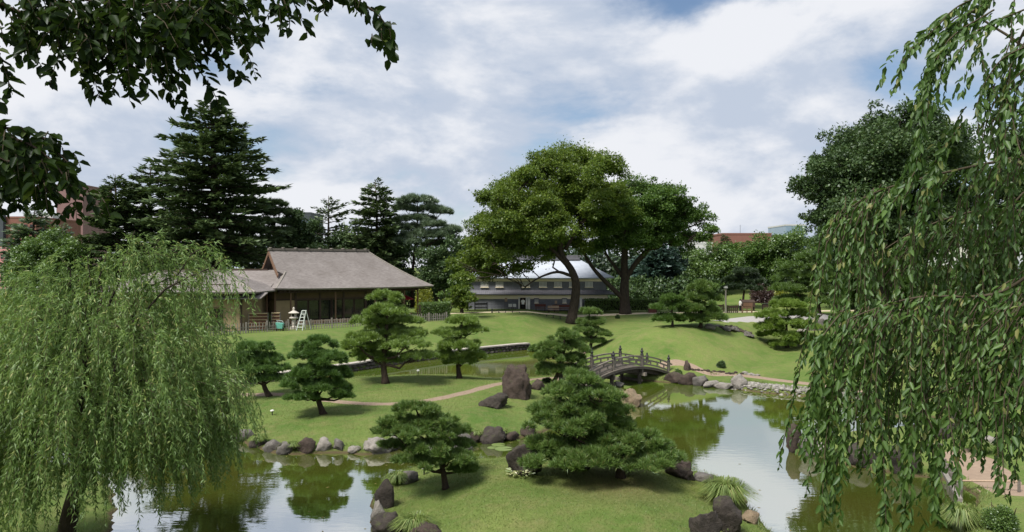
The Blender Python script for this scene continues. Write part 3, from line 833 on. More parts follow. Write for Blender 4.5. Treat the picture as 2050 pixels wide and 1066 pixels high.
for s_ in (0, 1):                                                 # pale hip ridges and bargeboards on the gable
    pts = [TH(1.9 / 2.8 * d, d if s_ == 0 else TD - d, EZ + g_(d) + 0.14) for d in np.linspace(0, 2.8, 6)]
    one('hip_ridge', M_WOOD_GREY2, roof, lambda q: q.tube(pts, 0.10, 6))
    pts2 = [TH(TW - d, d if s_ == 0 else TD - d, EZ + g_(d) + 0.12) for d in np.linspace(0, 6, 9)]
    one('hip_ridge', M_WOOD_GREY2, roof, lambda q: q.tube(pts2, 0.10, 6))
    def barge(q):
        for d0, d1 in zip(np.linspace(2.6, 6, 7)[:-1], np.linspace(2.6, 6, 7)[1:]):
            a_ = TH(1.0, d0 if s_ == 0 else TD - d0, EZ + g_(d0) - 0.22); c_ = TH(1.0, d1 if s_ == 0 else TD - d1, EZ + g_(d1) - 0.22)
            q.bar(a_, c_, 0.10, 0.34)
    one('bargeboard', M_WOOD_MID, roof, barge)
def gable(q):
    zt = EZ + g_(6) - 0.25; zb = EZ + g_(2.8) - 0.1
    q.add([TH(1.85, 3.0, zb), TH(1.85, 9.0, zb), TH(1.85, 6, zt), TH(2.0, 3.0, zb), TH(2.0, 9.0, zb), TH(2.0, 6, zt)], [(0, 2, 1), (3, 4, 5), (0, 1, 4, 3), (1, 2, 5, 4), (2, 0, 3, 5)])
one('gable_wall', M_WOOD_MID, th, gable)
for zz in (0.55, 1.15):
    one('gable_beam', M_WOOD_DK, th, lambda q: q.bar(TH(1.78, 3.6 + zz * 1.1, EZ + g_(2.8) + zz * 0.8), TH(1.78, 8.4 - zz * 1.1, EZ + g_(2.8) + zz * 0.8), 0.1, 0.16))
# eaves: rafters under the front edge, soffit
one('soffit', M_WOOD_DK, th, lambda q: q.box(TH(9.4, 6, EZ - 0.10), (18.0, 11.2, 0.06), TAX))
for k in range(37):
    one('rafter', M_WOOD_DK, th, lambda q: q.bar(TH(0.5 + k * 0.5, 0.2, EZ - 0.18), TH(0.5 + k * 0.5, 1.9, EZ - 0.18), 0.07, 0.10))
FV = 1.9                                   # front wall line
one('floor', M_WOOD_PALE, th, lambda q: q.box(TH(8.2, 5.4, 2.43), (15.2, 8.4, 0.14), TAX))
one('foundation', M_ROCK_GREY, th, lambda q: q.box(TH(8.2, 5.6, 2.1), (15.0, 7.8, 0.5), TAX))
one('wall', M_PLASTER, th, lambda q: q.box(TH(1.55, FV, 3.72), (2.3, 0.14, 2.42), TAX))
one('wall', M_PLASTER, th, lambda q: q.box(TH(0.47, 5.6, 3.72), (0.14, 7.2, 2.42), TAX))
one('transom_wall', M_PLASTER_SHADED, th, lambda q: q.box(TH(7.1, FV, 5.48), (13.3, 0.12, 0.98), TAX))
one('wall', M_PLASTER, th, lambda q: q.box(TH(0.47, 5.6, 5.48), (0.13, 7.2, 0.98), TAX))
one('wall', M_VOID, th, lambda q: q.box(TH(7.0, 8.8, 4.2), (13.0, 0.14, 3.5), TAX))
one('wall', M_PLASTER, th, lambda q: q.box(TH(13.7, 6.6, 4.2), (0.14, 4.4, 3.5), TAX))
one('lintel', M_WOOD_DK, th, lambda q: q.box(TH(7.1, FV - 0.03, 4.95), (13.5, 0.2, 0.16), TAX))
one('eave_beam', M_WOOD_DK, th, lambda q: q.box(TH(9.0, FV - 0.9, 5.80), (17.0, 0.18, 0.22), TAX))
for k, u_ in enumerate((0.45, 2.72, 5.5, 8.3, 11.0, 13.7)):
    one('post', M_WOOD_MID if k in (0,) else M_WOOD_DK, th, lambda q: q.box(TH(u_, FV - 0.04, 3.95), (0.2, 0.24, 3.7), TAX))
for u_ in (1.9, 7.0, 11.8, 15.6, 17.4):
    one('veranda_post', M_WOOD_MID, th, lambda q: q.box(TH(u_, 1.0, 3.9), (0.14, 0.14, 3.6), TAX))
for v_ in (5.2, 9.4):
    one('veranda_post', M_WOOD_MID, th, lambda q: q.box(TH(17.4, v_, 3.9), (0.14, 0.14, 3.6), TAX))
for i in range(8):                          # sliding glass doors
    u0 = 2.84 + i * 1.36
    if i in (2, 4, 6): u0 += 0.0
    dr = one('door', M_WOOD_DK, th, lambda q: [q.box(TH(u0 + 0.05, FV + 0.04, 3.7), (0.08, 0.07, 2.36), TAX), q.box(TH(u0 + 1.27, FV + 0.04, 3.7), (0.08, 0.07, 2.36), TAX), q.box(TH(u0 + 0.66, FV + 0.04, 2.58), (1.14, 0.07, 0.14), TAX), q.box(TH(u0 + 0.66, FV + 0.04, 4.83), (1.14, 0.07, 0.09), TAX)])
    one('glass_pane', M_GLASS, dr, lambda q: q.box(TH(u0 + 0.66, FV + 0.05, 3.72), (1.13, 0.02, 2.12), TAX))
# veranda with low railing
one('veranda_deck', M_WOOD_MID, th, lambda q: q.box(TH(9.6, 1.25, 2.40), (14.6, 1.1, 0.10), TAX))
rl = one('veranda_rail', M_WOOD_PALE, th, lambda q: [q.box(TH(9.6, 0.72, 2.62), (14.2, 0.06, 0.07), TAX), q.box(TH(9.6, 0.72, 2.12), (14.2, 0.06, 0.07), TAX)])
for k in range(48):
    one('baluster', M_WOOD_PALE, rl, lambda q: q.box(TH(2.7 + k * 0.293, 0.72, 2.37), (0.07, 0.05, 0.44), TAX))

# ---- left wing --------------------------------------------------------
wg = empty('garden_wing', (-34, 77, 1.95), 'low wing with a shallow grey hipped roof behind the willow', 'house')
x0, x1, y0, y1, ze = -42.3, -25.3, 72.0, 82.0, 6.0
def g2(d): return 0.34 * d + 0.012 * d * d
b = MB()
ds = np.linspace(0, 5, 8)
b.quadgrid([[(x0 + d + (x1 - x0 - 2 * d) * k / 12, y0 + d, ze + g2(d)) for k in range(13)] for d in ds])
b.quadgrid([[(x1 - d - (x1 - x0 - 2 * d) * k / 12, y1 - d, ze + g2(d)) for k in range(13)] for d in ds])
b.quadgrid([[(x1 - d, y0 + d + (y1 - y0 - 2 * d) * k / 6, ze + g2(d)) for k in range(7)] for d in ds])
b.quadgrid([[(x0 + d, y1 - d - (y1 - y0 - 2 * d) * k / 6, ze + g2(d)) for k in range(7)] for d in ds])
wr = b.build('roof', M_SHINGLE, wg); so = wr.modifiers.new('thickness', 'SOLIDIFY'); so.thickness = 0.16; so.offset = 0
one('roof_step', M_WOOD_DK, wr, lambda q: q.box((-33.2, 73.85, 6.78), (9.6, 0.12, 0.10)))
for sx_ in (x0, x1):
    sg = 1 if sx_ == x0 else -1
    one('hip_ridge', M_WOOD_GREY2, wr, lambda q: q.tube([(sx_ + sg * d, y0 + d, ze + g2(d) + 0.1) for d in ds], 0.09, 6))
one('roof_ridge', M_WOOD_GREY, wr, lambda q: q.bar((x0 + 4.9, 77, ze + g2(5) + 0.12), (x1 - 4.9, 77, ze + g2(5) + 0.12), 0.4, 0.2))
one('wall', M_PLASTER, wg, lambda q: q.box((-28.2, 73.6, 3.95), (1.9, 0.16, 3.9)))
one('wall', M_PLASTER, wg, lambda q: q.box((-36.9, 73.6, 3.95), (9.0, 0.16, 3.9)))
one('wall', M_PLASTER, wg, lambda q: q.box((-30.75, 73.6, 5.2), (3.2, 0.15, 1.4)))
one('wall', M_PLASTER, wg, lambda q: q.box((-27.2, 77.2, 3.95), (0.16, 7.0, 3.9)))
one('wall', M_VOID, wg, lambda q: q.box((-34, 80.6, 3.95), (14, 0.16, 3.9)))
one('skirt_roof', M_SHINGLE, wg, lambda q: q.add([(-32.5, 72.5, 5.45), (-24.9, 72.5, 5.45), (-24.9, 74.6, 5.95), (-32.5, 74.6, 5.95), (-32.5, 72.5, 5.36), (-24.9, 72.5, 5.36), (-24.9, 74.6, 5.86), (-32.5, 74.6, 5.86)], [(0, 1, 2, 3), (7, 6, 5, 4), (0, 4, 5, 1), (1, 5, 6, 2), (2, 6, 7, 3), (3, 7, 4, 0)]))
dw = one('door', M_WOOD_MID, wg, lambda q: [q.box((-32.3, 73.55, 3.25), (0.14, 0.14, 2.4)), q.box((-29.2, 73.55, 3.25), (0.14, 0.14, 2.4)), q.box((-30.75, 73.55, 4.42), (3.0, 0.14, 0.14))])
one('glass_pane', M_GLASS, dw, lambda q: q.box((-30.75, 73.62, 3.2), (2.95, 0.03, 2.3)))
for k in range(5):
    one('door_bar', M_WOOD_MID, dw, lambda q: q.box((-31.8 + k * 0.52, 73.57, 3.2), (0.06, 0.06, 2.3)))
for x_ in (-27.25, -29.15):
    one('post', M_WOOD_DK, wg, lambda q: q.box((x_, 73.52, 3.95), (0.16, 0.2, 3.94)))

# ---- connecting roof ---------------------------------------------------
cr = empty('connecting_corridor', (-31, 82, 1.95), 'dark corridor under a grey shingle roof joining wing and tea house', 'house')
def crf(q):
    xs_ = np.linspace(-39, -26.2, 9)
    q.quadgrid([[(x, 78.6 + d, 6.05 + 0.33 * d + 0.01 * d * d) for x in xs_] for d in np.linspace(0, 5.4, 6)])
    q.quadgrid([[(x, 89.4 - d, 6.05 + 0.33 * d + 0.01 * d * d) for x in xs_[::-1]] for d in np.linspace(0, 5.4, 6)])
crr = one('roof', M_SHINGLE, cr, crf); so = crr.modifiers.new('thickness', 'SOLIDIFY'); so.thickness = 0.16; so.offset = 0
one('roof_ridge', M_WOOD_DK, crr, lambda q: q.bar((-39, 84, 8.22), (-28.0, 84, 8.22), 0.4, 0.2))
one('wall', M_WOOD_DK, cr, lambda q: q.box((-32, 81.5, 4.0), (13, 0.14, 4.0)))
one('wall', M_WOOD_DK, cr, lambda q: q.box((-38.6, 84.5, 4.0), (0.14, 6, 4.0)))
one('post', M_WOOD_MID, cr, lambda q: q.box((-26.6, 79.4, 4.0), (0.16, 0.16, 4.0)))

# ---- white storehouse ---------------------------------------------------
SX0, SX1, SY = -6.0, 13.2, 101.0
sg_ = 2.60
st = empty('storehouse', (3.6, 105, sg_), 'two storey storehouse with silver upper roof and dark tiled walls', 'storehouse')
def hipq(q, xa, xb, ya, yb, z0, run, rise, curve=0.06, corner=0.10):
    ds_ = np.linspace(0, 1, 7)
    f = lambda s_: rise * ((1 - curve) * s_ + curve * s_ * s_)
    e = lambda k, n_, s_: corner * abs(2 * k / n_ - 1) ** 4 * (1 - s_)
    q.quadgrid([[(xa + run * s_ + (xb - xa - 2 * run * s_) * k / 16, ya + run * s_, z0 + f(s_) + e(k, 16, s_)) for k in range(17)] for s_ in ds_])
    q.quadgrid([[(xb - run * s_ - (xb - xa - 2 * run * s_) * k / 16, yb - run * s_, z0 + f(s_) + e(k, 16, s_)) for k in range(17)] for s_ in ds_])
    q.quadgrid([[(xb - run * s_, ya + run * s_ + (yb - ya - 2 * run * s_) * k / 8, z0 + f(s_) + e(k, 8, s_)) for k in range(9)] for s_ in ds_])
    q.quadgrid([[(xa + run * s_, yb - run * s_ - (yb - ya - 2 * run * s_) * k / 8, z0 + f(s_) + e(k, 8, s_)) for k in range(9)] for s_ in ds_])
zl, zu = 4.75, 7.0
lr_ = one('lower_roof', M_ROOFTILE, st, lambda q: hipq(q, SX0 - 1.0, SX1 + 1.0, SY - 0.60, SY + 10.0, zl, 1.0, 0.62))
so = lr_.modifiers.new('thickness', 'SOLIDIFY'); so.thickness = 0.14; so.offset = -1
for k in range(70):
    xx_ = SX0 - 0.6 + k * 0.29
    one('tile_roll', M_ROOFTILE, lr_, lambda q: q.bar((xx_, SY - 0.62, zl + 0.05), (xx_, SY + 0.3, zl + 0.60), 0.09, 0.07))
ur_ = one('upper_roof', M_LEAD, st, lambda q: hipq(q, SX0 - 0.9, SX1 + 0.9, SY - 0.40, SY + 9.8, zu, 4.3, 2.55))
so = ur_.modifiers.new('thickness', 'SOLIDIFY'); so.thickness = 0.16; so.offset = -1
one('roof_ridge', M_ROOFTILE, ur_, lambda q: [q.box(((SX0 + SX1) / 2, SY + 4.5, zu + 2.72), (SX1 - SX0 - 7.0, 1.9, 0.36)), q.box(((SX0 + SX1) / 2, SY + 4.5, zu + 3.06), (SX1 - SX0 - 5.8, 0.6, 0.28))])
one('wall', M_NAMAKO, st, lambda q: q.box(((SX0 + SX1) / 2, SY + 4.55, sg_ + 0.7), (SX1 - SX0, 9.0, 1.6)))
one('wall', M_CREAM, st, lambda q: q.box(((SX0 + SX1) / 2, SY + 4.55, sg_ + 1.82), (SX1 - SX0 + 0.04, 9.04, 0.66)))
one('wall', M_NAMAKO, st, lambda q: q.box(((SX0 + SX1) / 2, SY + 4.65, 5.92), (SX1 - SX0 - 0.3, 8.7, 1.2)))
one('wall', M_CREAM, st, lambda q: q.box(((SX0 + SX1) / 2, SY + 4.65, 6.74), (SX1 - SX0 - 0.26, 8.74, 0.46)))
tl = None
for j in range(4):                          # square wall tiles on the lower wall
    for i in range(42):
        xx_ = SX0 + 0.23 + i * 0.455; zz_ = sg_ + 0.17 + j * 0.36
        if 1.0 < xx_ < 2.35 or zz_ > sg_ + 1.5: continue
        if tl is None:
            tl = MB().box((0, 0, 0), (0.43, 0.05, 0.34)); me_t = bpy.data.meshes.new('wall_tile'); me_t.from_pydata(tl.v, [], tl.f); me_t.materials.append(M_NAMAKO)
        o = bpy.data.objects.new('wall_tile', me_t); COL.objects.link(o); o.parent = st; o.location = (xx_ - 3.6, SY + 0.035 - 105, zz_ - sg_)
def lat(x, z, w, h, y):
    f = one('window', M_WHITE, st, lambda q: q.box((x, y, z), (w, 0.10, h)))
    for k in range(5):
        one('window_bar', M_JOINT, f, lambda q: q.box((x - w * 0.36 + k * w * 0.18, y - 0.07, z + 0.02), (w * 0.05, 0.05, h * 0.82)))
    one('sill', M_CREAM, f, lambda q: q.box((x, y - 0.09, z - h / 2 - 0.05), (w + 0.12, 0.16, 0.08)))
for px_ in (1000, 1053, 1087, 1117, 1147, 1179, 970):
    lat((px_ - CX) / FPX * 101.3, 6.10, 1.05, 0.72, SY + 0.27)
for px_ in (1074, 1130, 1184):
    lat((px_ - CX) / FPX * 101, sg_ + 1.22, 0.52 if px_ < 1180 else 0.95, 0.5, SY - 0.03)
    one('vent_hood', M_ROOFTILE, st, lambda q: q.box(((px_ - CX) / FPX * 101, SY - 0.14, sg_ + 1.56), (0.72, 0.28, 0.12)))
one('doorway', M_VOID, st, lambda q: q.box((1.62, SY + 0.0, sg_ + 0.84), (1.0, 0.12, 1.64)))
for x_ in (0.98, 2.0, 2.32):
    one('door_pillar', M_WHITE, st, lambda q: q.box((x_, SY - 0.12, sg_ + 0.86), (0.2 if x_ < 2.1 else 0.34, 0.3, 1.72)))
one('door_pillar', M_WHITE, st, lambda q: q.box((9.5, SY - 0.12, sg_ + 0.86), (0.3, 0.3, 1.72)))

# ---- city behind the garden -----------------------------------------------
M_REDBRICK = solid('red_brown_cladding', (0.215, 0.105, 0.085), (0.185, 0.088, 0.07), 0.6, 0.85, 0.2, 0.1)
M_TOWER = solid('mauve_brown_cladding', (0.22, 0.13, 0.13), (0.20, 0.115, 0.115), 0.3, 0.8, 0.3, 0)
M_PINKW = solid('pink_wall_paint', (0.56, 0.26, 0.27), (0.50, 0.23, 0.24), 0.6, 0.85, 0.2, 0)
M_CONC = solid('pale_concrete', (0.52, 0.52, 0.52), (0.45, 0.45, 0.46), 0.5, 0.85, 0.2, 0)
M_BLUEG = solid('blue_grey_glass', (0.22, 0.30, 0.38), (0.17, 0.24, 0.32), 0.4, 0.15, 0.5, 0)
M_DKGREY = solid('dark_grey_cladding', (0.06, 0.07, 0.085), None, 0.5, 0.6, 0.3, 0)
def city(label, pxa, pxb, pyt, Y, depth, m, wins=(0, 0), wm=None, ww=0.5, wh=0.45, band=None, name='office_building', skew=0.0, wtop=0.94):
    xa, xb = (pxa - CX) / FPX * Y, (pxb - CX) / FPX * Y; zt = H - (pyt - CY) / FPX * Y
    root = empty(name, ((xa + xb) / 2, Y + depth / 2, 2.4), label, 'building')
    one('wall', m, root, lambda q: q.box(((xa + xb) / 2, Y + depth / 2, (zt + 2.2) / 2), (xb - xa, depth, zt - 2.2)))
    one('roof_parapet', band or m, root, lambda q: [q.box(((xa + xb) / 2, Y + 0.15, zt + 0.25), (xb - xa + 0.3, 0.5, 0.6)), q.box(((xa + xb) / 2, Y + depth - 0.15, zt + 0.25), (xb - xa + 0.3, 0.5, 0.6)), q.box((xa + 0.1, Y + depth / 2, zt + 0.25), (0.5, depth - 0.6, 0.6)), q.box((xb - 0.1, Y + depth / 2, zt + 0.25), (0.5, depth - 0.6, 0.6))])
    nx_, nz_ = wins
    if nx_:
        dx = (xb - xa) / nx_; dz = (zt * wtop - 4) / nz_
        for i in range(nx_):
            for j in range(nz_):
                c_ = (xa + dx * (i + 0.5), Y - 0.03, 4 + dz * (j + 0.5))
                w_ = one('window', M_CONC if wm is None else m, root, lambda q: q.box(c_, (dx * ww + 0.2, 0.10, dz * wh + 0.2)))
                one('glass_pane', wm or M_GLASS, w_, lambda q: q.box((c_[0], c_[1] - 0.05, c_[2]), (dx * ww, 0.06, dz * wh)))
    return root, (xa, xb, zt)
city('tall mauve brown tower block rising behind the trees beside the cherry leaves', 113, 166, 372, 330, 24, M_TOWER)
rb, (xa, xb, zt) = city('brick red office block with grey window bands above the pink hall', -60, 72, 437, 240, 25, M_REDBRICK, (9, 9), M_GLASS, 0.6, 0.4)
one('stair_tower', M_DKGREY, rb, lambda q: q.box((xa + 62 * 240 / FPX, 239.4, zt / 2 + 1.5), (3.2, 1.4, zt + 1)))
one('stair_tower', M_CONC, rb, lambda q: q.box((xb - 3.0, 252, zt + 0.9), (5, 5, 2.4)))
city('pink low hall with a stepped parapet at the edge of the garden', -80, 24, 497, 190, 20, M_PINKW, (8, 3), M_GLASS, 0.5, 0.4)
city('dark grey office block hidden behind the pines above the tea house roof', 572, 622, 428, 300, 20, M_DKGREY, (5, 8), M_BLUEG, 0.6, 0.4)
hall, (xa, xb, zt) = city('long windowless red brown hall above the trees near the blue glass tower', 1446, 1544, 470, 260, 30, M_REDBRICK)
one('antenna', M_BLACK, hall, lambda q: q.tube([(xa + 7, 262, zt), (xa + 7, 262, zt + 3.5)], 0.06, 5))
city('low dark annex between red brown hall and glass tower', 1540, 1585, 474, 268, 20, M_DKGREY, (4, 3), M_BLUEG, 0.7, 0.5)
city('blue glass office tower half hidden by the big evergreen tree', 1573, 1612, 452, 320, 22, M_BLUEG, (6, 12), M_BLUEG, 0.82, 0.75, M_CONC)
city('pale concrete apartment block seen between the cedars and the maples', 1382, 1426, 488, 230, 20, M_CONC, (6, 8), M_DKGREY, 0.55, 0.4)
city('white low clinic building behind the tall oak', 1300, 1400, 516, 215, 16, M_WHITE, (9, 4), M_DKGREY, 0.6, 0.35)

# ================================================================== bridge
BL = np.array((4.8, 49.6, 0.42)); BR = np.array((12.05, 56.0, 0.42))
bu = (BR - BL); BLEN = float(np.linalg.norm(bu)); bu = bu / BLEN
bv = np.array((-bu[1], bu[0], 0)); BWID = 2.2
def BP(s_, w_, dz=0.0):
    """along the near side (0..1), across (0 near, 1 far); the deck rises in an arc"""
    return BL + bu * BLEN * s_ + bv * BWID * w_ + np.array((0, 0, 0.88 * (1 - (2 * s_ - 1) ** 2) + dz))
br = empty('arched_bridge', (BL + BR) / 2 + bv * 1.1 - np.array((0, 0, 0.45)), 'weathered grey arched wooden footbridge with black capped posts over the pond', 'bridge')
M_BR = solid('bridge_timber', (0.13, 0.112, 0.096), (0.065, 0.056, 0.048), 5.0, 0.9, 0.2, 0.5, vary=0.35)
M_BRP = solid('bridge_rail_timber', (0.25, 0.225, 0.19), (0.14, 0.122, 0.105), 5.0, 0.9, 0.2, 0.5, vary=0.3)
NPL = 44
for k in range(NPL):
    s_ = (k + 0.5) / NPL
    tx = BP(min(1, s_ + 0.01), 0.5) - BP(max(0, s_ - 0.01), 0.5); tx /= np.linalg.norm(tx)
    one('deck_plank', M_BR, br, lambda q: q.box(BP(s_, 0.5, 0.0), (BLEN / NPL * 0.93, BWID + 0.35, 0.07), (tx, bv, np.cross(tx, bv))))
SS = np.linspace(0, 1, 25)
def arc(w_, dz, wd, h, a=0.0, c=1.0):
    def fn(q):
        ss = np.linspace(a, c, 25)
        top, bot = [BP(s_, w_, dz + h / 2) for s_ in ss], [BP(s_, w_, dz - h / 2) for s_ in ss]
        o_ = bv * wd / 2
        q.quadgrid([[t_ - o_ for t_ in top], [t_ + o_ for t_ in top]]); q.quadgrid([[t_ + o_ for t_ in bot], [t_ - o_ for t_ in bot]])
        q.quadgrid([[t_ - o_ for t_ in bot], [t_ - o_ for t_ in top]]); q.quadgrid([[t_ + o_ for t_ in top], [t_ + o_ for t_ in bot]])
        for e in (0, -1): q.add([top[e] - o_, top[e] + o_, bot[e] + o_, bot[e] - o_], [(0, 1, 2, 3)])
    return fn
for w_ in (0.03, 0.97):
    one('deck_edge_beam', M_BRP, br, arc(w_ + (-0.075 if w_ < 0.5 else 0.075), -0.02, 0.10, 0.20))
    one('girder', M_BR, br, arc(0.5 + (w_ - 0.5) * 0.72, -0.24, 0.22, 0.36))
    tr_ = one('top_rail', M_BRP, br, arc(w_, 0.80, 0.12, 0.10, -0.04, 1.04))
    one('middle_rail', M_BRP, br, arc(w_, 0.53, 0.07, 0.11))
    one('lower_rail', M_BRP, br, arc(w_, 0.22, 0.07, 0.11))
    for s_ in (0.0, 0.335, 0.665, 1.0):
        base = BP(s_, w_, -0.35)
        p_ = one('rail_post', M_BRP, br, lambda q: q.box(base + np.array((0, 0, 0.66)), (0.17, 0.17, 1.34), (bu, bv, np.array((0, 0, 1.)))))
        one('post_cap', M_BLACK, p_, lambda q: q.lathe(base + np.array((0, 0, 1.33)), [(0.115, -0.12), (0.12, 0.0), (0.09, 0.03), (0.085, 0.10), (0.125, 0.15), (0.13, 0.20), (0.07, 0.27), (0.05, 0.29), (0.075, 0.34), (0.06, 0.39), (0.012, 0.45)], 10))
    for k in range(24):
        s_ = (k + 0.5) / 24
        if k % 2 == 0:
            one('rail_strut', M_BRP, br, lambda q: q.box(BP(s_, w_, 0.36), (0.09, 0.06, 0.22), (bu, bv, np.array((0, 0, 1.)))))
        if k % 4 == 1:
            one('rail_strut', M_BRP, br, lambda q: q.box(BP(s_, w_, 0.665), (0.08, 0.06, 0.17), (bu, bv, np.array((0, 0, 1.)))))
for s_ in (0.34, 0.66):
    for w_ in (0.12, 0.88):
        one('pile', M_BR, br, lambda q: q.tube([BP(s_, w_, -1.0 - 0.98 * (1 - (2 * s_ - 1) ** 2) - 0.4), BP(s_, w_, -0.4)], [0.15, 0.14], 10))
    one('cross_beam', M_BRP, br, lambda q: q.bar(BP(s_, -0.16, -0.50), BP(s_, 1.16, -0.50), 0.22, 0.22))
    one('cross_beam', M_BR, br, lambda q: q.bar(BP(s_, 0.0, -0.98), BP(s_, 1.0, -0.98), 0.10, 0.18))

# ================================================================== stone retaining wall along the far shore
M_WALLSTONE = rocky('wall_stone', (0.13, 0.115, 0.10), (0.075, 0.066, 0.06), (0.25, 0.23, 0.20))
M_CAPSTONE = solid('pale_cap_stone', (0.47, 0.43, 0.39), (0.37, 0.335, 0.30), 3.0, 0.9, 0.15, 0.4, vary=0.3)
WP = spline([np.array((x, y, 0)) for x, y in GP(WALL_PX)], 20)[:, :2]
acc = np.concatenate([[0], np.cumsum(np.linalg.norm(np.diff(WP, axis=0), axis=1))])
rw = empty('retaining_wall', (WP[len(WP) // 2][0], WP[len(WP) // 2][1], 0), 'low rough stone retaining wall with pale cap along the far bank of the pond', 'stone wall')
r = rs(77)
stones = None
small = []
for k in range(6):
    bm = bmesh.new(); bmesh.ops.create_icosphere(bm, subdivisions=1, radius=0.62)
    for v_ in bm.verts:
        c_ = v_.co * (1 + 0.12 * r.randn()); v_.co = (max(-.5, min(.5, c_[0])), max(-.5, min(.5, c_[1])), max(-.5, min(.5, c_[2])))
    me_ = bpy.data.meshes.new('wall_stone'); bm.to_mesh(me_); bm.free(); me_.materials.append(M_WALLSTONE); small.append(me_)
def at_len(l):
    x = np.interp(l, acc, WP[:, 0]); y = np.interp(l, acc, WP[:, 1])
    x2 = np.interp(min(l + 0.2, acc[-1]), acc, WP[:, 0]); y2 = np.interp(min(l + 0.2, acc[-1]), acc, WP[:, 1])
    x1 = np.interp(max(l - 0.2, 0), acc, WP[:, 0]); y1 = np.interp(max(l - 0.2, 0), acc, WP[:, 1])
    return x, y, math.atan2(y2 - y1, x2 - x1)
o0 = ORG[rw.name]
for row, (zc, hh) in enumerate(((0.08, 0.34), (0.42, 0.32))):
    l = 0.2 * row
    while l < acc[-1] - 0.2:
        w_ = 0.34 + 0.36 * r.rand(); x, y, a = at_len(l + w_ / 2)
        o = bpy.data.objects.new('wall_stone', small[r.randint(6)]); COL.objects.link(o); o.parent = rw
        o.location = (x - o0[0] + 0.04 * r.randn(), y - o0[1] + 0.04 * r.randn() + 0.05 * row, zc); o.rotation_euler = (0.1 * r.randn(), 0.1 * r.randn(), a)
        o.scale = (w_ * 1.06, 0.42, hh * (1.0 + 0.15 * r.rand())); l += w_
l = 0
while l < acc[-1] - 0.4:
    w_ = 0.8 + 0.6 * r.rand(); x, y, a = at_len(l + w_ / 2)
    one('cap_stone', M_CAPSTONE, rw, lambda q: q.box((x - math.sin(a) * 0.12, y + math.cos(a) * 0.12, 0.655 + 0.01 * r.randn()), (w_ * 0.97, 0.72, 0.12), (np.array((math.cos(a), math.sin(a), 0)), np.array((-math.sin(a), math.cos(a), 0)), np.array((0, 0, 1.)))))
    l += w_

# ================================================================== picket fences in front of the house
def fence(label, pts, gap, hh, m, name='picket_fence', rails=(0.28, 0.55), pk=0.075, postevery=8):
    P = [np.array(p_) for p_ in pts]
    d = np.concatenate([[0], np.cumsum([np.linalg.norm(b_[:2] - a_[:2]) for a_, b_ in zip(P[:-1], P[1:])])])
    root = empty(name, P[len(P) // 2], label, 'fence'); o_ = ORG[root.name]
    n = int(d[-1] / gap)
    mp_ = MB().box((0, 0, hh / 2 - 0.05), (pk, pk, hh + 0.1)); me_p = bpy.data.meshes.new('picket'); me_p.from_pydata(mp_.v, [], mp_.f); me_p.materials.append(m)
    mq_ = MB().box((0, 0, hh * 0.56 - 0.05), (pk * 1.9, pk * 1.9, hh * 1.12 + 0.1)); me_q = bpy.data.meshes.new('fence_post'); me_q.from_pydata(mq_.v, [], mq_.f); me_q.materials.append(m)
    rr_ = rs(n)
    loc = lambda l: np.array([np.interp(l, d, [p_[i] for p_ in P]) for i in range(2)])
    for k in range(n + 1):
        x, y = loc(k * gap); z = hz1(x, y); post = k % postevery == 0
        o = bpy.data.objects.new('fence_post' if post else 'picket', me_q if post else me_p); COL.objects.link(o); o.parent = root
        o.location = (x - o_[0], y - o_[1], z - o_[2] + 0.03 * rr_.randn()); o.rotation_euler = (0.04 * rr_.randn(), 0.04 * rr_.randn(), 0.5)
    for h_ in rails:
        def fn(q):
            for l0 in np.arange(0, d[-1] - 0.01, 2.0):
                a_ = loc(l0); c_ = loc(min(l0 + 2.0, d[-1]))
                q.bar((a_[0], a_[1], hz1(*a_) + h_), (c_[0], c_[1], hz1(*c_) + h_), 0.05, 0.06)
        one('rail', m, root, fn)
    return root
FPX_ = [(405, 674), (430, 672), (500, 667), (560, 663), (620, 660), (700, 655), (765, 650)]
fence('grey weathered picket fence running along the lawn below the tea house veranda', [on(a_, b_) for a_, b_ in FPX_], 0.27, 0.95, M_WOOD_GREY2)
fence('short grey picket fence in front of the clipped hedge', [on(a_, b_) for a_, b_ in [(822, 646), (860, 644), (897, 642)]], 0.27, 0.85, M_WOOD_GREY2)

# ================================================================== lantern, ladder, screens beside the tea house
M_STONE = solid('pale_granite', (0.50, 0.46, 0.41), (0.40, 0.37, 0.33), 9.0, 0.9, 0.2, 0.4)
B = on(581, 661); B[1] += 1.2; B[2] = hz1(B[0], B[1])
ln = empty('stone_lantern', B, 'pale stone garden lantern with a wide cap beside the stepladder', 'lantern')
def L_(prof_, n=8): return lambda q: q.lathe(B, prof_, n)
one('base', M_STONE, ln, L_([(0.42, -0.05), (0.42, 0.14), (0.30, 0.24), (0.26, 0.28)]))
one('shaft', M_STONE, ln, L_([(0.22, 0.27), (0.20, 0.6), (0.20, 0.92), (0.24, 1.0)], 12))
one('platform', M_STONE, ln, L_([(0.24, 0.99), (0.46, 1.10), (0.47, 1.19), (0.34, 1.24)]))
fb = one('fire_box', M_STONE, ln, lambda q: [q.box(B + np.array((0, 0, z_)), (0.46, 0.46, 0.05)) for z_ in (1.25,)])
for sx in (-1, 1):
    for sy in (-1, 1): one('fire_box_post', M_STONE, fb, lambda q: q.box(B + np.array((sx * 0.18, sy * 0.18, 1.44)), (0.10, 0.10, 0.34)))
one('fire_box_core', M_VOID, fb, lambda q: q.box(B + np.array((0, 0, 1.42)), (0.30, 0.30, 0.37)))
one('cap', M_STONE, ln, L_([(0.54, 1.60), (0.58, 1.66), (0.40, 1.76), (0.20, 1.86), (0.12, 1.90)]))
one('finial', M_STONE, ln, L_([(0.12, 1.89), (0.13, 1.97), (0.08, 2.02), (0.13, 2.10), (0.10, 2.18), (0.01, 2.28)], 10))
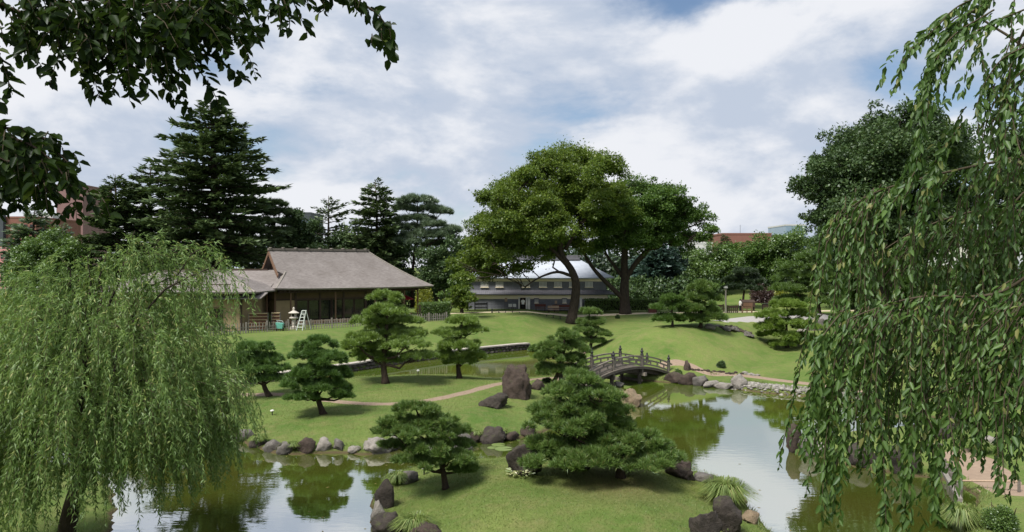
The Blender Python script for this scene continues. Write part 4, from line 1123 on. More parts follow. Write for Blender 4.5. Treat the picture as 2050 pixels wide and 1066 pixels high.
M_ALU = solid('pale_aluminium', (0.66, 0.70, 0.68), (0.58, 0.62, 0.60), 8.0, 0.45, 0.5, 0.1)
B = on(601, 663); B[1] += 0.9; B[2] = hz1(B[0], B[1])
ld = empty('stepladder', B, 'tall pale aluminium stepladder standing open before the glass doors', 'ladder')
for sx in (-1, 1):
    one('front_rail', M_ALU, ld, lambda q: q.bar(B + np.array((sx * 0.30 - 0.22, -0.4, 0)), B + np.array((sx * 0.19 + 0.12, 0, 1.95)), 0.05, 0.08))
    one('rear_rail', M_ALU, ld, lambda q: q.bar(B + np.array((sx * 0.28 + 0.42, 0.5, 0)), B + np.array((sx * 0.17 + 0.16, 0.05, 1.92)), 0.04, 0.05))
for k in range(5):
    f_ = (k + 1) / 6
    one('step', M_ALU, ld, lambda q: q.box(B + np.array((-0.22 + 0.34 * f_, -0.4 + 0.4 * f_, 1.95 * f_)), (0.60 - 0.2 * f_, 0.11, 0.05)))
one('top_step', M_ALU, ld, lambda q: q.box(B + np.array((0.14, 0.02, 1.97)), (0.46, 0.16, 0.06)))
M_BAMB = solid('bamboo', (0.42, 0.33, 0.20), (0.33, 0.25, 0.15), 6.0, 0.7, 0.3, 0.2)
M_BRUSH = solid('brown_brushwood', (0.17, 0.090, 0.062), (0.09, 0.05, 0.038), 14.0, 0.95, 0.1, 0.7, stretch=(5, 5, 0.4))
def screen(label, pxa, pxb, py, hh):
    a_, c_ = on(pxa, py), on(pxb, py); a_[1] += 0.9; c_[1] += 1.2
    for p_ in (a_, c_): p_[2] = hz1(p_[0], p_[1])
    z = min(a_[2], c_[2]); root = empty('bamboo_screen', (a_ + c_) / 2, label, 'screen fence')
    n = 14
    for k in range(n):
        p_ = a_ + (c_ - a_) * (k + 0.5) / n
        one('brushwood_panel', M_BRUSH, root, lambda q: q.box((p_[0], p_[1], z + hh / 2), (np.linalg.norm(c_ - a_) / n * 0.96, 0.08 + 0.02 * (k % 3), hh - 0.06)))
    for k in range(6):
        zz = z + 0.12 + (hh - 0.14) * k / 5
        one('bamboo_rail', M_BAMB, root, lambda q: q.tube([(a_[0], a_[1] - 0.09, zz), (c_[0], c_[1] - 0.09, zz)], 0.035 if k < 5 else 0.055, 6))
    for p_ in (a_, c_):
        one('end_post', M_WOOD_GREY, root, lambda q: q.tube([(p_[0], p_[1], z - 0.1), (p_[0], p_[1], z + hh + 0.05)], 0.07, 8))
screen('wide brown brushwood screen with bamboo rails beside the willow', 492, 528, 664, 1.75)
screen('narrow brown brushwood screen with bamboo rails next to the stone lantern', 538, 553, 663, 1.75)
M_TEAL = solid('teal_plastic', (0.16, 0.46, 0.40), (0.12, 0.38, 0.33), 5.0, 0.5, 0.4, 0.1)
B = on(557, 664); B[1] += 0.5; B[2] = hz1(B[0], B[1])
tb = empty('garden_cart', B, 'small teal green garden cart parked by the picket fence', 'cart')
one('tray', M_TEAL, tb, lambda q: q.add([B + np.array(p_) for p_ in [(-.28, -.2, .25), (.28, -.2, .25), (.28, .2, .25), (-.28, .2, .25), (-.36, -.3, .85), (.36, -.3, .78), (.36, .3, .78), (-.36, .3, .85)]], [(0, 3, 2, 1), (0, 1, 5, 4), (1, 2, 6, 5), (2, 3, 7, 6), (3, 0, 4, 7), (4, 5, 6, 7)]))
for sx in (-1, 1):
    one('wheel', M_BLACK, tb, lambda q: q.tube([B + np.array((sx * 0.3, 0.05, 0.15)), B + np.array((sx * 0.36, 0.05, 0.15))], 0.15, 12))
one('handle', M_ALU, tb, lambda q: q.tube([B + np.array((-.3, .3, .8)), B + np.array((-.45, .35, 1.0)), B + np.array((.1, .35, 1.0)), B + np.array((.3, .3, .78))], 0.02, 6))
# red parasol on the right veranda
M_RED = solid('red_paper', (0.34, 0.018, 0.030), (0.27, 0.012, 0.022), 4.0, 0.7, 0.3, 0.1)
B = TH(16.6, 3.2, 0); B[2] = hz1(B[0], B[1])
um = empty('parasol', B, 'large red paper parasol standing under the tea house eaves', 'parasol')
one('pole', M_BAMB, um, lambda q: q.tube([B, B + np.array((0, 0, 2.75))], 0.035, 8))
one('canopy', M_RED, um, lambda q: q.lathe(B, [(1.25, 2.12), (1.27, 2.16), (0.85, 2.42), (0.42, 2.60), (0.05, 2.70)], 24))
for k in range(12):
    a_ = k * math.pi / 6
    one('rib', M_BAMB, um, lambda q: q.bar(B + np.array((1.2 * math.cos(a_), 1.2 * math.sin(a_), 2.10)), B + np.array((0, 0, 2.55)), 0.02, 0.02))
one('bench', M_RED, um, lambda q: [q.box(B + np.array((0.2, -0.5, 0.42)), (1.7, 0.7, 0.08))] + [q.box(B + np.array((0.2 + sx * 0.7, -0.5 + sy * 0.25, 0.19)), (0.07, 0.07, 0.40)) for sx in (-1, 1) for sy in (-1, 1)])
M_UMB = None

# ================================================================== hedges
def hedge(label, a_, c_, hh, th_, m, seed, leaf=0.16, n=5000, name='clipped_hedge'):
    r_ = rs(seed); a_, c_ = np.array(a_, float), np.array(c_, float); u_ = unit(c_ - a_); v_ = np.array((-u_[1], u_[0], 0)); L = np.linalg.norm(c_ - a_)
    root = empty(name, (a_ + c_) / 2, label, 'hedge')
    p_ = np.stack([r_.rand(n) * L, r_.uniform(-.5, .5, n) * th_, r_.rand(n) * hh], -1)
    f_ = r_.randint(0, 5, n)
    p_[f_ == 0, 2] = hh; p_[(f_ == 1) | (f_ == 2), 1] = -th_ / 2; p_[f_ == 3, 1] = th_ / 2
    nr_ = np.where((f_ == 0)[:, None], np.array((0, 0, 1.)), np.where((f_ == 3)[:, None], v_, -v_))
    C_ = a_ + u_ * p_[:, :1] + v_ * p_[:, 1:2] + np.array((0, 0, 1.)) * p_[:, 2:] + 0.05 * r_.randn(n, 3)
    tag(np_obj('foliage', cards(C_, unit(nr_ + 0.9 * r_.randn(n, 3)), nr_ + 0.6 * r_.randn(n, 3), leaf * (0.6 + 0.8 * r_.rand(n)), leaf * 0.5), m, root), kind='stuff')
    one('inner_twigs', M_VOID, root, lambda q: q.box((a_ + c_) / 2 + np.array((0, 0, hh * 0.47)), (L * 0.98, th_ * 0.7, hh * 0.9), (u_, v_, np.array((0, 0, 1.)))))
    return root
a_, c_ = on(838, 644), on(897, 641); a_[1] += 0.9; c_[1] += 0.9
hedge('tall clipped dark hedge at the end of the tea house', a_, c_, 1.9, 1.0, M_GREEN, 5, 0.15, 7000)
hedge('long low vine covered hedge behind the second large tree', (9.9, 99.6, 2.6), (20.5, 100.5, 2.6), 1.45, 0.8, M_GREEN, 6, 0.2, 6000)

# ================================================================== garden pines
GP_ = 'clipped garden pines around the pond'
pine('pine_tree', 'broad low spreading pine covering the middle of the near mound', GP_, 1243, 957, [(1165, 762, 42, 22, 0.2), (1130, 788, 46, 22, .3), (1200, 790, 46, 24, -.2), (1108, 818, 44, 20, .5), (1160, 820, 58, 24, 0.), (1222, 818, 40, 22, .3), (1095, 845, 36, 18, -.3), (1150, 852, 58, 22, -.4), (1218, 850, 46, 22, .2), (1102, 888, 42, 20, .1), (1165, 886, 56, 24, .6), (1232, 884, 56, 24, -.4), (1292, 884, 46, 22, .2), (1108, 920, 50, 22, -.7), (1175, 916, 58, 22, -1.1), (1250, 908, 56, 20, .9), (1308, 908, 46, 20, -.3), (1345, 920, 32, 15, .5), (1300, 928, 42, 12, -1.0), (1130, 905, 50, 20, .9)], [(1236, 900), (1205, 850)], M_PINE, 0.85, 0.18, 11, 0.16)
pine('pine_tree', 'small layered pine leaning over the left rocks of the near mound', GP_, 893, 979, [(832, 818, 42, 17), (800, 842, 36, 12), (872, 844, 42, 15), (780, 863, 34, 10), (840, 864, 54, 15), (905, 862, 34, 11), (800, 890, 34, 12), (862, 893, 45, 14), (912, 890, 34, 11), (838, 922, 50, 12), (905, 915, 38, 12), (930, 935, 28, 9)], [(885, 935), (868, 895), (850, 860)], M_PINE, 1.0, 0.16, 12, 0.12)
pine('pine_tree', 'tallest garden pine with wide layered boughs at the centre of the middle island', GP_, 772, 768, [(770, 596, 34, 15), (772, 621, 40, 14), (745, 640, 38, 12), (800, 642, 40, 12), (775, 660, 38, 12), (735, 674, 36, 13), (815, 668, 40, 12), (720, 694, 33, 10), (780, 690, 48, 11), (742, 710, 38, 11), (818, 688, 42, 10), (840, 712, 34, 8), (706, 688, 18, 7), (765, 716, 48, 8)], [(768, 730), (770, 690), (775, 640)], M_PINE_B, 0.85, 0.24, 13, 0.24)
pine('pine_tree', 'light green pine standing above the water channel before the stone wall', GP_, 920, 758, [(925, 643, 30, 11), (900, 667, 33, 11), (946, 660, 28, 11), (920, 689, 38, 13), (897, 709, 28, 11), (944, 710, 28, 11), (920, 722, 30, 9)], [(917, 725), (922, 680)], M_PINE_B, 1.0, 0.24, 14, 0.2)
pine('pine_tree', 'dense dark conical pine with a bare low fork on the middle island', GP_, 648, 829, [(636, 688, 34, 16), (622, 712, 38, 18), (652, 716, 36, 18), (630, 742, 46, 18), (664, 748, 33, 18), (610, 768, 40, 14), (655, 772, 44, 14), (686, 780, 22, 14), (602, 795, 28, 9), (690, 793, 16, 9)], [(637, 800), (630, 760), (634, 720)], M_PINE_C, 1.15, 0.20, 15, 0.17)
pine('pine_tree', 'leaning dark pine half behind the hanging willow tips', GP_, 540, 794, [(510, 693, 30, 13), (500, 713, 33, 13), (532, 718, 34, 13), (515, 737, 40, 12), (553, 737, 20, 12), (488, 728, 20, 11), (508, 757, 26, 7), (545, 757, 26, 7)], [(528, 770), (530, 745), (515, 715)], M_PINE_C, 1.05, 0.21, 16, 0.17)
pine('pine_tree', 'small upright pine on the far bank beside the path behind the bridge', GP_, 1180, 702, [(1180, 624, 19, 8), (1184, 643, 25, 9), (1174, 660, 28, 8), (1196, 667, 23, 8), (1180, 682, 30, 7)], [(1184, 680), (1180, 650)], M_PINE, 1.0, 0.27, 17, 0.17)
pine('pine_tree', 'rounded pine with a leaning trunk beside the bridge and the standing stone', GP_, 1104, 771, [(1130, 671, 28, 13), (1115, 692, 34, 14), (1146, 695, 28, 14), (1106, 714, 32, 14), (1146, 719, 26, 13), (1120, 739, 42, 12), (1090, 735, 17, 10), (1158, 741, 18, 9)], [(1118, 745), (1128, 700)], M_PINE, 1.05, 0.23, 18, 0.17)
pine('pine_tree', 'dense upright pine on the crest of the grassy mound beside the flat rocks', GP_, 1402, 656, [(1405, 575, 24, 15), (1395, 593, 30, 16), (1418, 600, 30, 16), (1400, 619, 37, 16), (1386, 638, 28, 12), (1426, 634, 24, 13)], None, M_PINE, 1.1, 0.27, 19, 0.17)
pine('pine_tree', 'thin open pale pine just left of the dense pine on the mound', GP_, 1346, 654, [(1346, 597, 21, 8), (1334, 614, 26, 9), (1362, 610, 20, 9), (1340, 635, 28, 8), (1325, 641, 17, 7)], None, M_KEYAKI_B, 0.75, 0.27, 20, 0.12)
pine('pine_tree', 'yellow green layered pine on the slope of the grassy mound', GP_, 1576, 696, [(1575, 610, 33, 10), (1550, 629, 32, 9), (1602, 629, 32, 9), (1575, 645, 42, 9), (1540, 655, 25, 9), (1615, 654, 25, 8), (1560, 671, 42, 9), (1605, 674, 28, 8), (1575, 687, 36, 6)], None, M_PINE_Y, 1.0, 0.27, 21, 0.17)
B = np.array(W(1640, 632, 92)); B[2] = hz1(B[0], B[1])
pine('pine_tree', 'large wide bright green pine beyond the gravel terrace', GP_, 0, 0, [(1637, 513, 36, 11), (1610, 533, 38, 11), (1662, 535, 33, 11), (1587, 555, 36, 11), (1640, 554, 44, 11), (1682, 552, 28, 11), (1575, 577, 30, 10), (1620, 579, 44, 11), (1665, 580, 38, 11), (1590, 599, 34, 9), (1650, 604, 44, 9)], None, M_GREEN, 0.6, 0.46, 22, 0.3, base=B)
B = np.array(W(1489, 612, 106)); B[2] = hz1(B[0], B[1])
pine('pine_tree', 'dark clipped pine on the lawn behind the person in white', GP_, 0, 0, [(1488, 545, 24, 10), (1475, 560, 26, 9), (1503, 562, 26, 9), (1488, 576, 36, 9)], None, M_DARK, 1.0, 0.4, 23, 0.2, base=B)

# ================================================================== tall trees round the garden
def gb(px, Y):
    x = (px - CX) / FPX * Y; return np.array((x, Y, hz1(x, Y)))
def ztop(py, Y): return H - (py - CY) / FPX * Y
WD = 'tall conifers behind the tea house'
conifer('fir_tree', 'tallest fir with broad dark tiers rising behind the tea house', WD, gb(425, 97), ztop(200, 97), [(0, 8.2), (0.3, 9.0), (0.5, 8.2), (0.62, 8.0), (0.75, 6.2), (0.86, 4.4), (0.94, 2.4), (1, 0.4)], M_FIR, 31, 34, 8, 0.20, 1.5, 0.2, 1.0, 0.06, 0.85, up=0.14, jag=0.36)
conifer('fir_tree', 'dark fir with upturned tiers standing beside the purple tower', WD, gb(236, 99), ztop(350, 99), [(0, 4.6), (0.4, 4.4), (0.6, 3.7), (0.8, 2.6), (1, 0.4)], M_FIR, 32, 24, 8, 0.08, 1.7, 0.1, 0.9, 0.03, 0.5, up=0.28)
conifer('fir_tree', 'dark fir crowded against the tallest fir', WD, gb(305, 103), ztop(328, 103), [(0, 5.8), (0.4, 5.5), (0.65, 4.4), (0.85, 2.8), (1, 0.5)], M_FIR, 33, 25, 8, 0.08, 1.6, 0.1, 0.9, 0.05, 0.5, up=0.28)
conifer('cedar_tree', 'pale grey green cedar in front of the brick red office', WD, gb(68, 120), ztop(412, 120), [(0, 5.5), (0.4, 5), (0.7, 3.4), (1, 0.5)], M_FIR_PALE, 34, 24, 8, 0.15, 1.5, 0.1, 1.0, 0.05, 0.4)
conifer('cedar_tree', 'small grey green cedar before the mauve tower', WD, gb(120, 124), ztop(446, 124), [(0, 5), (0.4, 4.2), (0.7, 2.8), (1, 0.3)], M_FIR_PALE, 35, 22, 7, 0.15, 1.5, 0.1, 0.9, 0.05, 0.4)
conifer('cedar_tree', 'thin open cedar with gappy tiers above the tea house roof', WD, gb(655, 112), ztop(392, 112), [(0, 5.6), (0.4, 5.2), (0.62, 4.0), (0.72, 2.6), (0.86, 3.0), (1, 0.3)], M_FIR, 36, 20, 6, 0.10, 0.85, 0.25, 0.8, 0.25, 0.33, up=0.3)
conifer('cedar_tree', 'dense pointed cedar above the roof ridge of the tea house', WD, gb(752, 108), ztop(362, 108), [(0, 4.2), (0.4, 4.2), (0.7, 3.5), (0.82, 2.6), (0.92, 1.9), (1, 0.4)], M_FIR, 37, 30, 8, 0.14, 1.6, 0.1, 0.8, 0.04, 0.4, up=0.12)
pY = 112
pine('pine_tree', 'tall pale pine with bare trunks and a flat ragged top', WD, 0, 0, [(835, 402, 36, 12), (812, 418, 26, 9), (862, 420, 30, 10), (838, 438, 40, 10), (884, 424, 20, 7), (815, 455, 26, 9), (868, 450, 26, 9), (842, 470, 38, 12), (880, 470, 24, 9), (815, 485, 26, 10), (900, 460, 18, 8)], [(826, 545), (832, 490), (836, 440)], M_FIR_PALE, 0.6, 0.55, 38, 0.3, base=gb(826, pY))
pine('pine_tree', 'dark ragged pine beside the tall pale pine', WD, 0, 0, [(885, 470, 26, 10), (905, 462, 20, 8), (870, 490, 26, 10), (900, 488, 26, 10), (885, 510, 34, 12)], None, M_FIR, 0.6, 0.55, 39, 0.3, base=gb(886, 118))
pine('pine_tree', 'dark loose pine joined to the flank of the tallest fir', WD, 0, 0, [(545, 408, 26, 10), (525, 425, 26, 9), (562, 425, 22, 9), (545, 445, 36, 10), (520, 462, 28, 10), (565, 465, 26, 10), (545, 485, 44, 12), (540, 510, 46, 12)], None, M_FIR, 1.0, 0.5, 40, 0.3, base=gb(545, 106))
OK_ = 'broadleaf trees round the garden'
broad('zelkova_tree', 'largest spreading tree with a curved trunk before the storehouse', OK_, gb(1143, 90.5), [(1040, 372, 48), (1008, 415, 44), (985, 452, 38), (1092, 340, 46), (1150, 330, 52), (1208, 345, 46), (1120, 385, 56), (1062, 428, 54), (1172, 398, 52), (1228, 395, 38), (1002, 495, 44), (962, 488, 33), (1052, 488, 44), (945, 528, 34), (985, 548, 34), (925, 558, 24), (1110, 458, 42), (1180, 452, 34), (1040, 540, 24, -2.0), (912, 535, 20), (1090, 420, 40, -5.), (1000, 520, 30, -4.), (975, 400, 22), (1060, 350, 26), (1078, 470, 46, -3.), (1030, 462, 46, 2.), (1135, 425, 50, 4.), (972, 515, 36, 2.), (1150, 492, 32, 3.), (1192, 428, 38, -3.), (1100, 505, 30, 4.), (1010, 455, 40, -5.), (1245, 425, 30, 1.)], 90.5, M_KEYAKI, 51, 0.25, 1.15, [(1143, 632), (1153, 580), (1146, 545), (1122, 505), (1128, 460), (1135, 400)], 0.62, 0.9, fork=0.38, cat='tree', sub=17, boughs=[([(1142, 552, 0), (1115, 545, -1), (1080, 556, -2), (1050, 575, -3)], .22, .06), ([(1138, 535, 0), (1095, 490, -1), (1055, 455, -2), (1030, 420, -2)], .26, .08), ([(1132, 500, 0), (1155, 460, 1), (1185, 415, 2), (1205, 370, 2)], .24, .07), ([(1128, 480, 0), (1105, 420, 1), (1090, 370, 1)], .22, .06)])
broad('oak_tree', 'second large tree with a forked dark trunk beside the storehouse', OK_, gb(1252, 97), [(1285, 383, 38), (1245, 418, 38), (1330, 398, 38), (1370, 420, 33), (1300, 438, 44), (1252, 468, 40), (1350, 448, 38), (1400, 440, 26), (1424, 462, 15), (1212, 450, 34), (1200, 498, 28), (1268, 490, 26), (1330, 478, 30), (1380, 478, 24), (1225, 400, 30, 3.), (1310, 415, 36, -4.), (1405, 480, 16), (1290, 465, 30, 4.), (1232, 485, 32, 2.), (1300, 492, 26, -2.), (1312, 470, 34, 3.), (1362, 488, 22, 2.), (1205, 462, 32, -3.), (1262, 438, 42, -4.), (1345, 425, 34, 4.), (1240, 440, 36, 5.)], 97, M_KEYAKI_B, 52, 0.25, 1.15, [(1252, 624), (1250, 585), (1251, 555), (1250, 520), (1255, 460), (1270, 420)], 0.72, 0.8, fork=0.45, cat='tree', sub=17, boughs=[([(1251, 602, 0), (1220, 572, -.5), (1192, 543, -1), (1172, 512, -1), (1158, 465, -1)], .36, .14), ([(1250, 560, 0), (1232, 535, .5), (1212, 505, 1), (1208, 460, 1)], .28, .09), ([(1252, 560, 0), (1278, 520, -.5), (1310, 490, -1), (1350, 465, -1), (1395, 450, -1)], .36, .08), ([(1262, 540, 0), (1300, 500, 1), (1318, 460, 1), (1330, 410, 1)], .24, .07)])
broad('evergreen_tree', 'huge dark rounded evergreen tree towering behind the weeping cherry', OK_, gb(1790, 74), [(1760, 262, 50), (1830, 245, 46), (1880, 285, 52), (1700, 300, 56), (1645, 345, 44), (1618, 378, 33), (1725, 365, 66), (1815, 345, 76), (1895, 345, 58), (1680, 428, 50), (1765, 440, 66), (1850, 440, 66), (1660, 478, 42), (1745, 510, 58), (1840, 515, 66), (1930, 420, 48), (1690, 528, 38), (1640, 440, 34), (1780, 300, 60, -5.), (1720, 420, 60, -6.), (1800, 480, 60, -5.), (1770, 350, 92, 3.), (1850, 360, 88, 2.), (1715, 400, 78, 0.), (1800, 455, 96, 2.), (1660, 395, 52, 0.), (1740, 300, 58, 2.), (1690, 350, 56, -4.), (1640, 390, 40, 3.), (1830, 290, 62, -2.)], 74, M_CAMPHOR, 53, 0.28, 1.0, None, 0.9, 0.9, sub=15)
broad('evergreen_tree', 'dark evergreen tree at the edge beyond the cherry branches', OK_, gb(2060, 80), [(2030, 290, 45), (2070, 330, 60), (2010, 380, 50), (2050, 430, 60), (2000, 480, 50), (2080, 500, 60)], 80, M_CAMPHOR, 54, 0.4, 0.9, None, 0.6, 0.8)
for i, (lab, base, bl, Y, m, sd) in enumerate([
    ('rounded maple green tree below the red brown hall', 1425, [(1400, 530, 30), (1440, 515, 30), (1425, 550, 36), (1390, 560, 26), (1465, 545, 30), (1430, 575, 30)], 122, M_GREEN, 61),
    ('broad leafy tree below the middle of the red brown hall', 1500, [(1480, 510, 30), (1520, 505, 32), (1500, 535, 38), (1540, 530, 30), (1510, 560, 34), (1470, 565, 24)], 128, M_KEYAKI_B, 62),
    ('yellowish leafy tree below the blue glass tower', 1580, [(1560, 500, 30), (1600, 490, 34), (1590, 525, 38), (1630, 510, 34), (1570, 545, 30), (1620, 545, 34)], 124, M_GREEN, 63),
    ('dense green tree low beside the huge evergreen', 1670, [(1650, 520, 36), (1700, 540, 44), (1740, 560, 40), (1680, 570, 40), (1760, 590, 44), (1720, 600, 40)], 104, M_KEYAKI_B, 64),
    ('leafy tree behind the weeping cherry branches', 1850, [(1800, 570, 50), (1860, 560, 50), (1920, 580, 50), (1830, 610, 50), (1900, 620, 50)], 96, M_KEYAKI_B, 65),
    ('bushy tree near the picture edge behind the weeping cherry', 2010, [(1970, 560, 50), (2030, 570, 56), (2000, 620, 50), (2060, 630, 50)], 92, M_CAMPHOR, 66),
    ('spreading bright green tree beneath the grey green cedars', 95, [(60, 505, 34), (105, 495, 36), (150, 508, 34), (80, 530, 44), (135, 535, 44), (40, 550, 40), (165, 550, 34), (100, 570, 50)], 98, M_GREEN, 67),
    ('dark rounded tree beneath the small grey office above the tea house', 600, [(595, 440, 24), (615, 460, 26), (585, 470, 28), (605, 495, 34), (630, 510, 30), (575, 510, 30)], 108, M_CAMPHOR, 68),
    ('dark green tree standing between the two pointed cedars', 690, [(680, 480, 26), (710, 490, 28), (690, 510, 34), (665, 515, 28), (720, 525, 30)], 112, M_CAMPHOR, 69),
    ('dark tree beside the pale bare pine trunks', 790, [(780, 480, 26), (800, 510, 30), (770, 520, 30), (790, 545, 32), (815, 560, 26)], 109, M_CAMPHOR, 70),
    ('shadowed tree behind the clipped hedge of the tea house', 870, [(860, 520, 34), (895, 530, 34), (880, 560, 36), (850, 570, 24), (905, 575, 30), (925, 500, 30), (940, 540, 30)], 108, M_CAMPHOR, 71),
    ('loose olive green tree spilling past the storehouse end', 925, [(915, 590, 16), (935, 600, 18), (905, 605, 14), (925, 615, 14)], 93, M_KEYAKI, 72),
    ('slim young tree before the storehouse wall', 895, [(915, 572, 14), (890, 590, 12), (925, 590, 16)], 97, M_GREEN, 73),
]):
    broad('leafy_tree', lab, OK_, gb(base, Y), bl, Y, m, sd, 0.30, 1.0, None, 0.3, 0.8)
conifer('cedar_tree', 'broad blue grey cedar beyond the second large tree', 'cedars beyond the storehouse', gb(1318, 122), ztop(478, 122), [(0, 4.2), (0.3, 4.4), (0.7, 3.2), (1, 0.6)], M_FIR_BLUE, 81, 22, 9, 0.2, 1.9, 0.04, 0.8, 0.0, 0.4)
conifer('cedar_tree', 'slender blue grey cedar spire before the pale apartment block', 'cedars beyond the storehouse', gb(1359, 128), ztop(478, 128), [(0, 3.4), (0.3, 3.2), (0.6, 2.0), (0.8, 1.2), (1, 0.2)], M_FIR_BLUE, 82, 26, 7, 0.2, 1.5, 0.04, 0.7, 0.05, 0.3)
conifer('cedar_tree', 'blue grey cedar tucked behind the vine hedge', 'cedars beyond the storehouse', gb(1290, 130), ztop(510, 130), [(0, 4.6), (0.4, 4.4), (0.7, 3.0), (1, 0.5)], M_FIR_BLUE, 83, 20, 8, 0.2, 1.7, 0.04, 0.8, 0.0, 0.3)
conifer('cedar_tree', 'small dark cedar before the corner of the red brown hall', 'cedars beyond the storehouse', gb(1452, 150), ztop(468, 150), [(0, 3.6), (0.4, 3.0), (0.8, 1.4), (1, 0.3)], M_FIR, 84, 20, 8, 0.2, 1.6, 0.1, 0.8, 0.0, 0.3)
shrub('maple_shrub', 'dusky purple red maple below the leafy trees on the rise', 'shrubs on the far lawn', 0, 0, 66, 52, M_PURPLE, 91, 0.3, 1.0, base=gb(1527, 113), cat='maple')
shrub('maple_shrub', 'yellow green low maple beside the purple one', 'shrubs on the far lawn', 0, 0, 52, 44, M_YELLOW, 92, 0.3, 0.8, base=gb(1566, 108), cat='maple')
shrub('maple_shrub', 'bright yellow green sapling behind the tea house eave', 'shrubs on the far lawn', 0, 0, 46, 66, M_YELLOW, 93, 0.25, 0.8, base=gb(848, 99), cat='maple')
shrub('yellow_shrub', 'yellowing shrub at the edge beside the willow', 'shrubs on the far lawn', 0, 0, 90, 70, M_YELLOW, 94, 0.25, 0.9, base=gb(5, 84), cat='shrub')
shrub('azalea_bush', 'small clipped round bush on the open mound slope', 'small bushes by the pond', 1443, 735, 22, 16, M_CAMPHOR, 95, 0.07, 1.2)
shrub('azalea_bush', 'round bush at the end of the bridge', 'small bushes by the pond', 1357, 753, 22, 16, M_GREEN, 96, 0.07, 1.2)
shrub('azalea_bush', 'low bush beside the rounded pine and the pond channel', 'small bushes by the pond', 1095, 766, 22, 12, M_CAMPHOR, 97, 0.07, 1.2)
shrub('azalea_bush', 'bush half hidden by the hanging cherry strands on the mound', 'small bushes by the pond', 1648, 745, 28, 18, M_CAMPHOR, 98, 0.07, 1.2)
shrub('azalea_bush', 'leafy bush on the right bank below the wooden edge', 'small bushes by the pond', 2010, 1062, 90, 70, M_GREEN, 99, 0.06, 1.3)
shrub('garden_shrub', 'glossy shrub rising behind the brushwood screens', 'small bushes by the pond', 0, 0, 26, 46, M_GREEN, 100, 0.16, 0.8, base=TH(-0.9, 0.6, 1.98))
shrub('low_shrub', 'tiny shrub on the far lawn before the large tree', 'small bushes by the pond', 1236, 638, 10, 9, M_CAMPHOR, 101, 0.12, 1.0)
shrub('bank_plants', 'low weedy plants at the end of the stone wall', 'small bushes by the pond', 1075, 703, 40, 14, M_KEYAKI_B, 102, 0.12, 1.2, cat='plants')

# the wood behind everything, one dark mass
r = rs(303); Cs = []; Ds = []
for k in range(190):
    x = r.uniform(-75, 75) ; y = 140 + 14 * r.rand()
    px = CX + x / y * FPX
    hz_ = 13.5 if px < 940 else (10.5 if px < 1260 else 8.5)
    if 1370 < px < 1470: hz_ = 6.5
    c = np.array((x, y, hz1(x, y) + hz_ * (0.04 + 0.8 * r.rand()))); R_ = 2.6 + 1.6 * r.rand()
    C_, D_ = ellip(r, 260, c, (R_, R_ * 0.8, R_ * 0.9), 0.5, -0.8); Cs.append(C_); Ds.append(D_)
C_, D_ = np.concatenate(Cs), np.concatenate(Ds)
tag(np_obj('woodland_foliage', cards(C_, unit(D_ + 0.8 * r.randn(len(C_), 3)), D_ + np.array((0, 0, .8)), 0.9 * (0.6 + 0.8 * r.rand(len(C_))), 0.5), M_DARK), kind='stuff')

# dark undergrowth under the trees behind the house and the storehouse
Cs = []; Ds = []
for k in range(210):
    x = r.uniform(-62, 62); y = r.uniform(113, 121)
    px = CX + x / y * FPX
    if 1425 < px < 1620: continue
    c = np.array((x, y, hz1(x, y) + 0.4 + 2.6 * r.rand())); R_ = 1.1 + 0.9 * r.rand()
    C_, D_ = ellip(r, 190, c, (R_, R_ * 0.8, R_ * 0.9), 0.5, -0.8); Cs.append(C_); Ds.append(D_)
C_, D_ = np.concatenate(Cs), np.concatenate(Ds)
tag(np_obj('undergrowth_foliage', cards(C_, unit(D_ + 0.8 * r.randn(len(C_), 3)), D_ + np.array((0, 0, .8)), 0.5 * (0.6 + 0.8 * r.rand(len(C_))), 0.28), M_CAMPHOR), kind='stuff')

# ================================================================== willow on the near left bank
r = rs(401)
WB = np.array((-12.75, 20.6, 0)); WB[2] = hz1(WB[0], WB[1])
wl_ = empty('willow_tree', WB, 'weeping willow with fine drooping leaves on the near bank', 'willow tree')
b = MB()
tpt = spline([WB - np.array((0, 0, .2)), WB + np.array((0.35, 0, 1.6)), WB + np.array((0.75, 0.1, 3.0)), WB + np.array((0.9, 0.2, 4.6)), WB + np.array((1.1, 0.1, 6.2))], 5)
b.tube(tpt, np.linspace(0.27, 0.10, len(tpt)), 9)
WC = np.array((-11.7, 20.8, 4.7)); WR = np.array((3.95, 3.3, 4.1))
starts = []
for k in range(46):                                   # rising, arching branches
    d = unit(r.randn(3)); d[2] = abs(d[2]) * 0.9 + 0.05
    e = WC + d * WR * (0.62 + 0.34 * r.rand()); i = r.randint(6, len(tpt))
    P = limb_pts(r, tpt[i], e, 0.12, 7, 0.03)
    b.tube(P, np.linspace(0.045, 0.007, 7), 5)
    for q in r.uniform(0.45, 1, 10): starts.append(np.array([np.interp(q, np.linspace(0, 1, 7), P[:, j]) for j in range(3)]))
for q in ((270, 462, 20.3), (320, 478, 20.8), (415, 492, 20.6), (120, 515, 20.2), (215, 500, 21.2), (455, 515, 20.4), (370, 490, 21), (175, 510, 21)):
    e = W(*q); P = limb_pts(r, tpt[-3], e, 0.12, 7, 0.02); b.tube(P, np.linspace(0.05, 0.008, 7), 5)
    for q_ in r.uniform(0.6, 1, 26): starts.append(np.array([np.interp(q_, np.linspace(0, 1, 7), P[:, j]) for j in range(3)]) + r.randn(3) * 0.05)
b.build('trunk', M_BARK_GREY, wl_, smooth=True)
d = unit(r.randn(6800, 3)); d = d[d[:, 2] > -0.42][:4200]
starts += list(WC + d * WR * (0.50 + 0.48 * r.rand(len(d), 1) ** 0.6) * (1 + 0.10 * np.sin(d[:, :1] * 9 + d[:, 1:2] * 7)))
Cs, As, Ns, Ls = [], [], [], []; tw = MB()
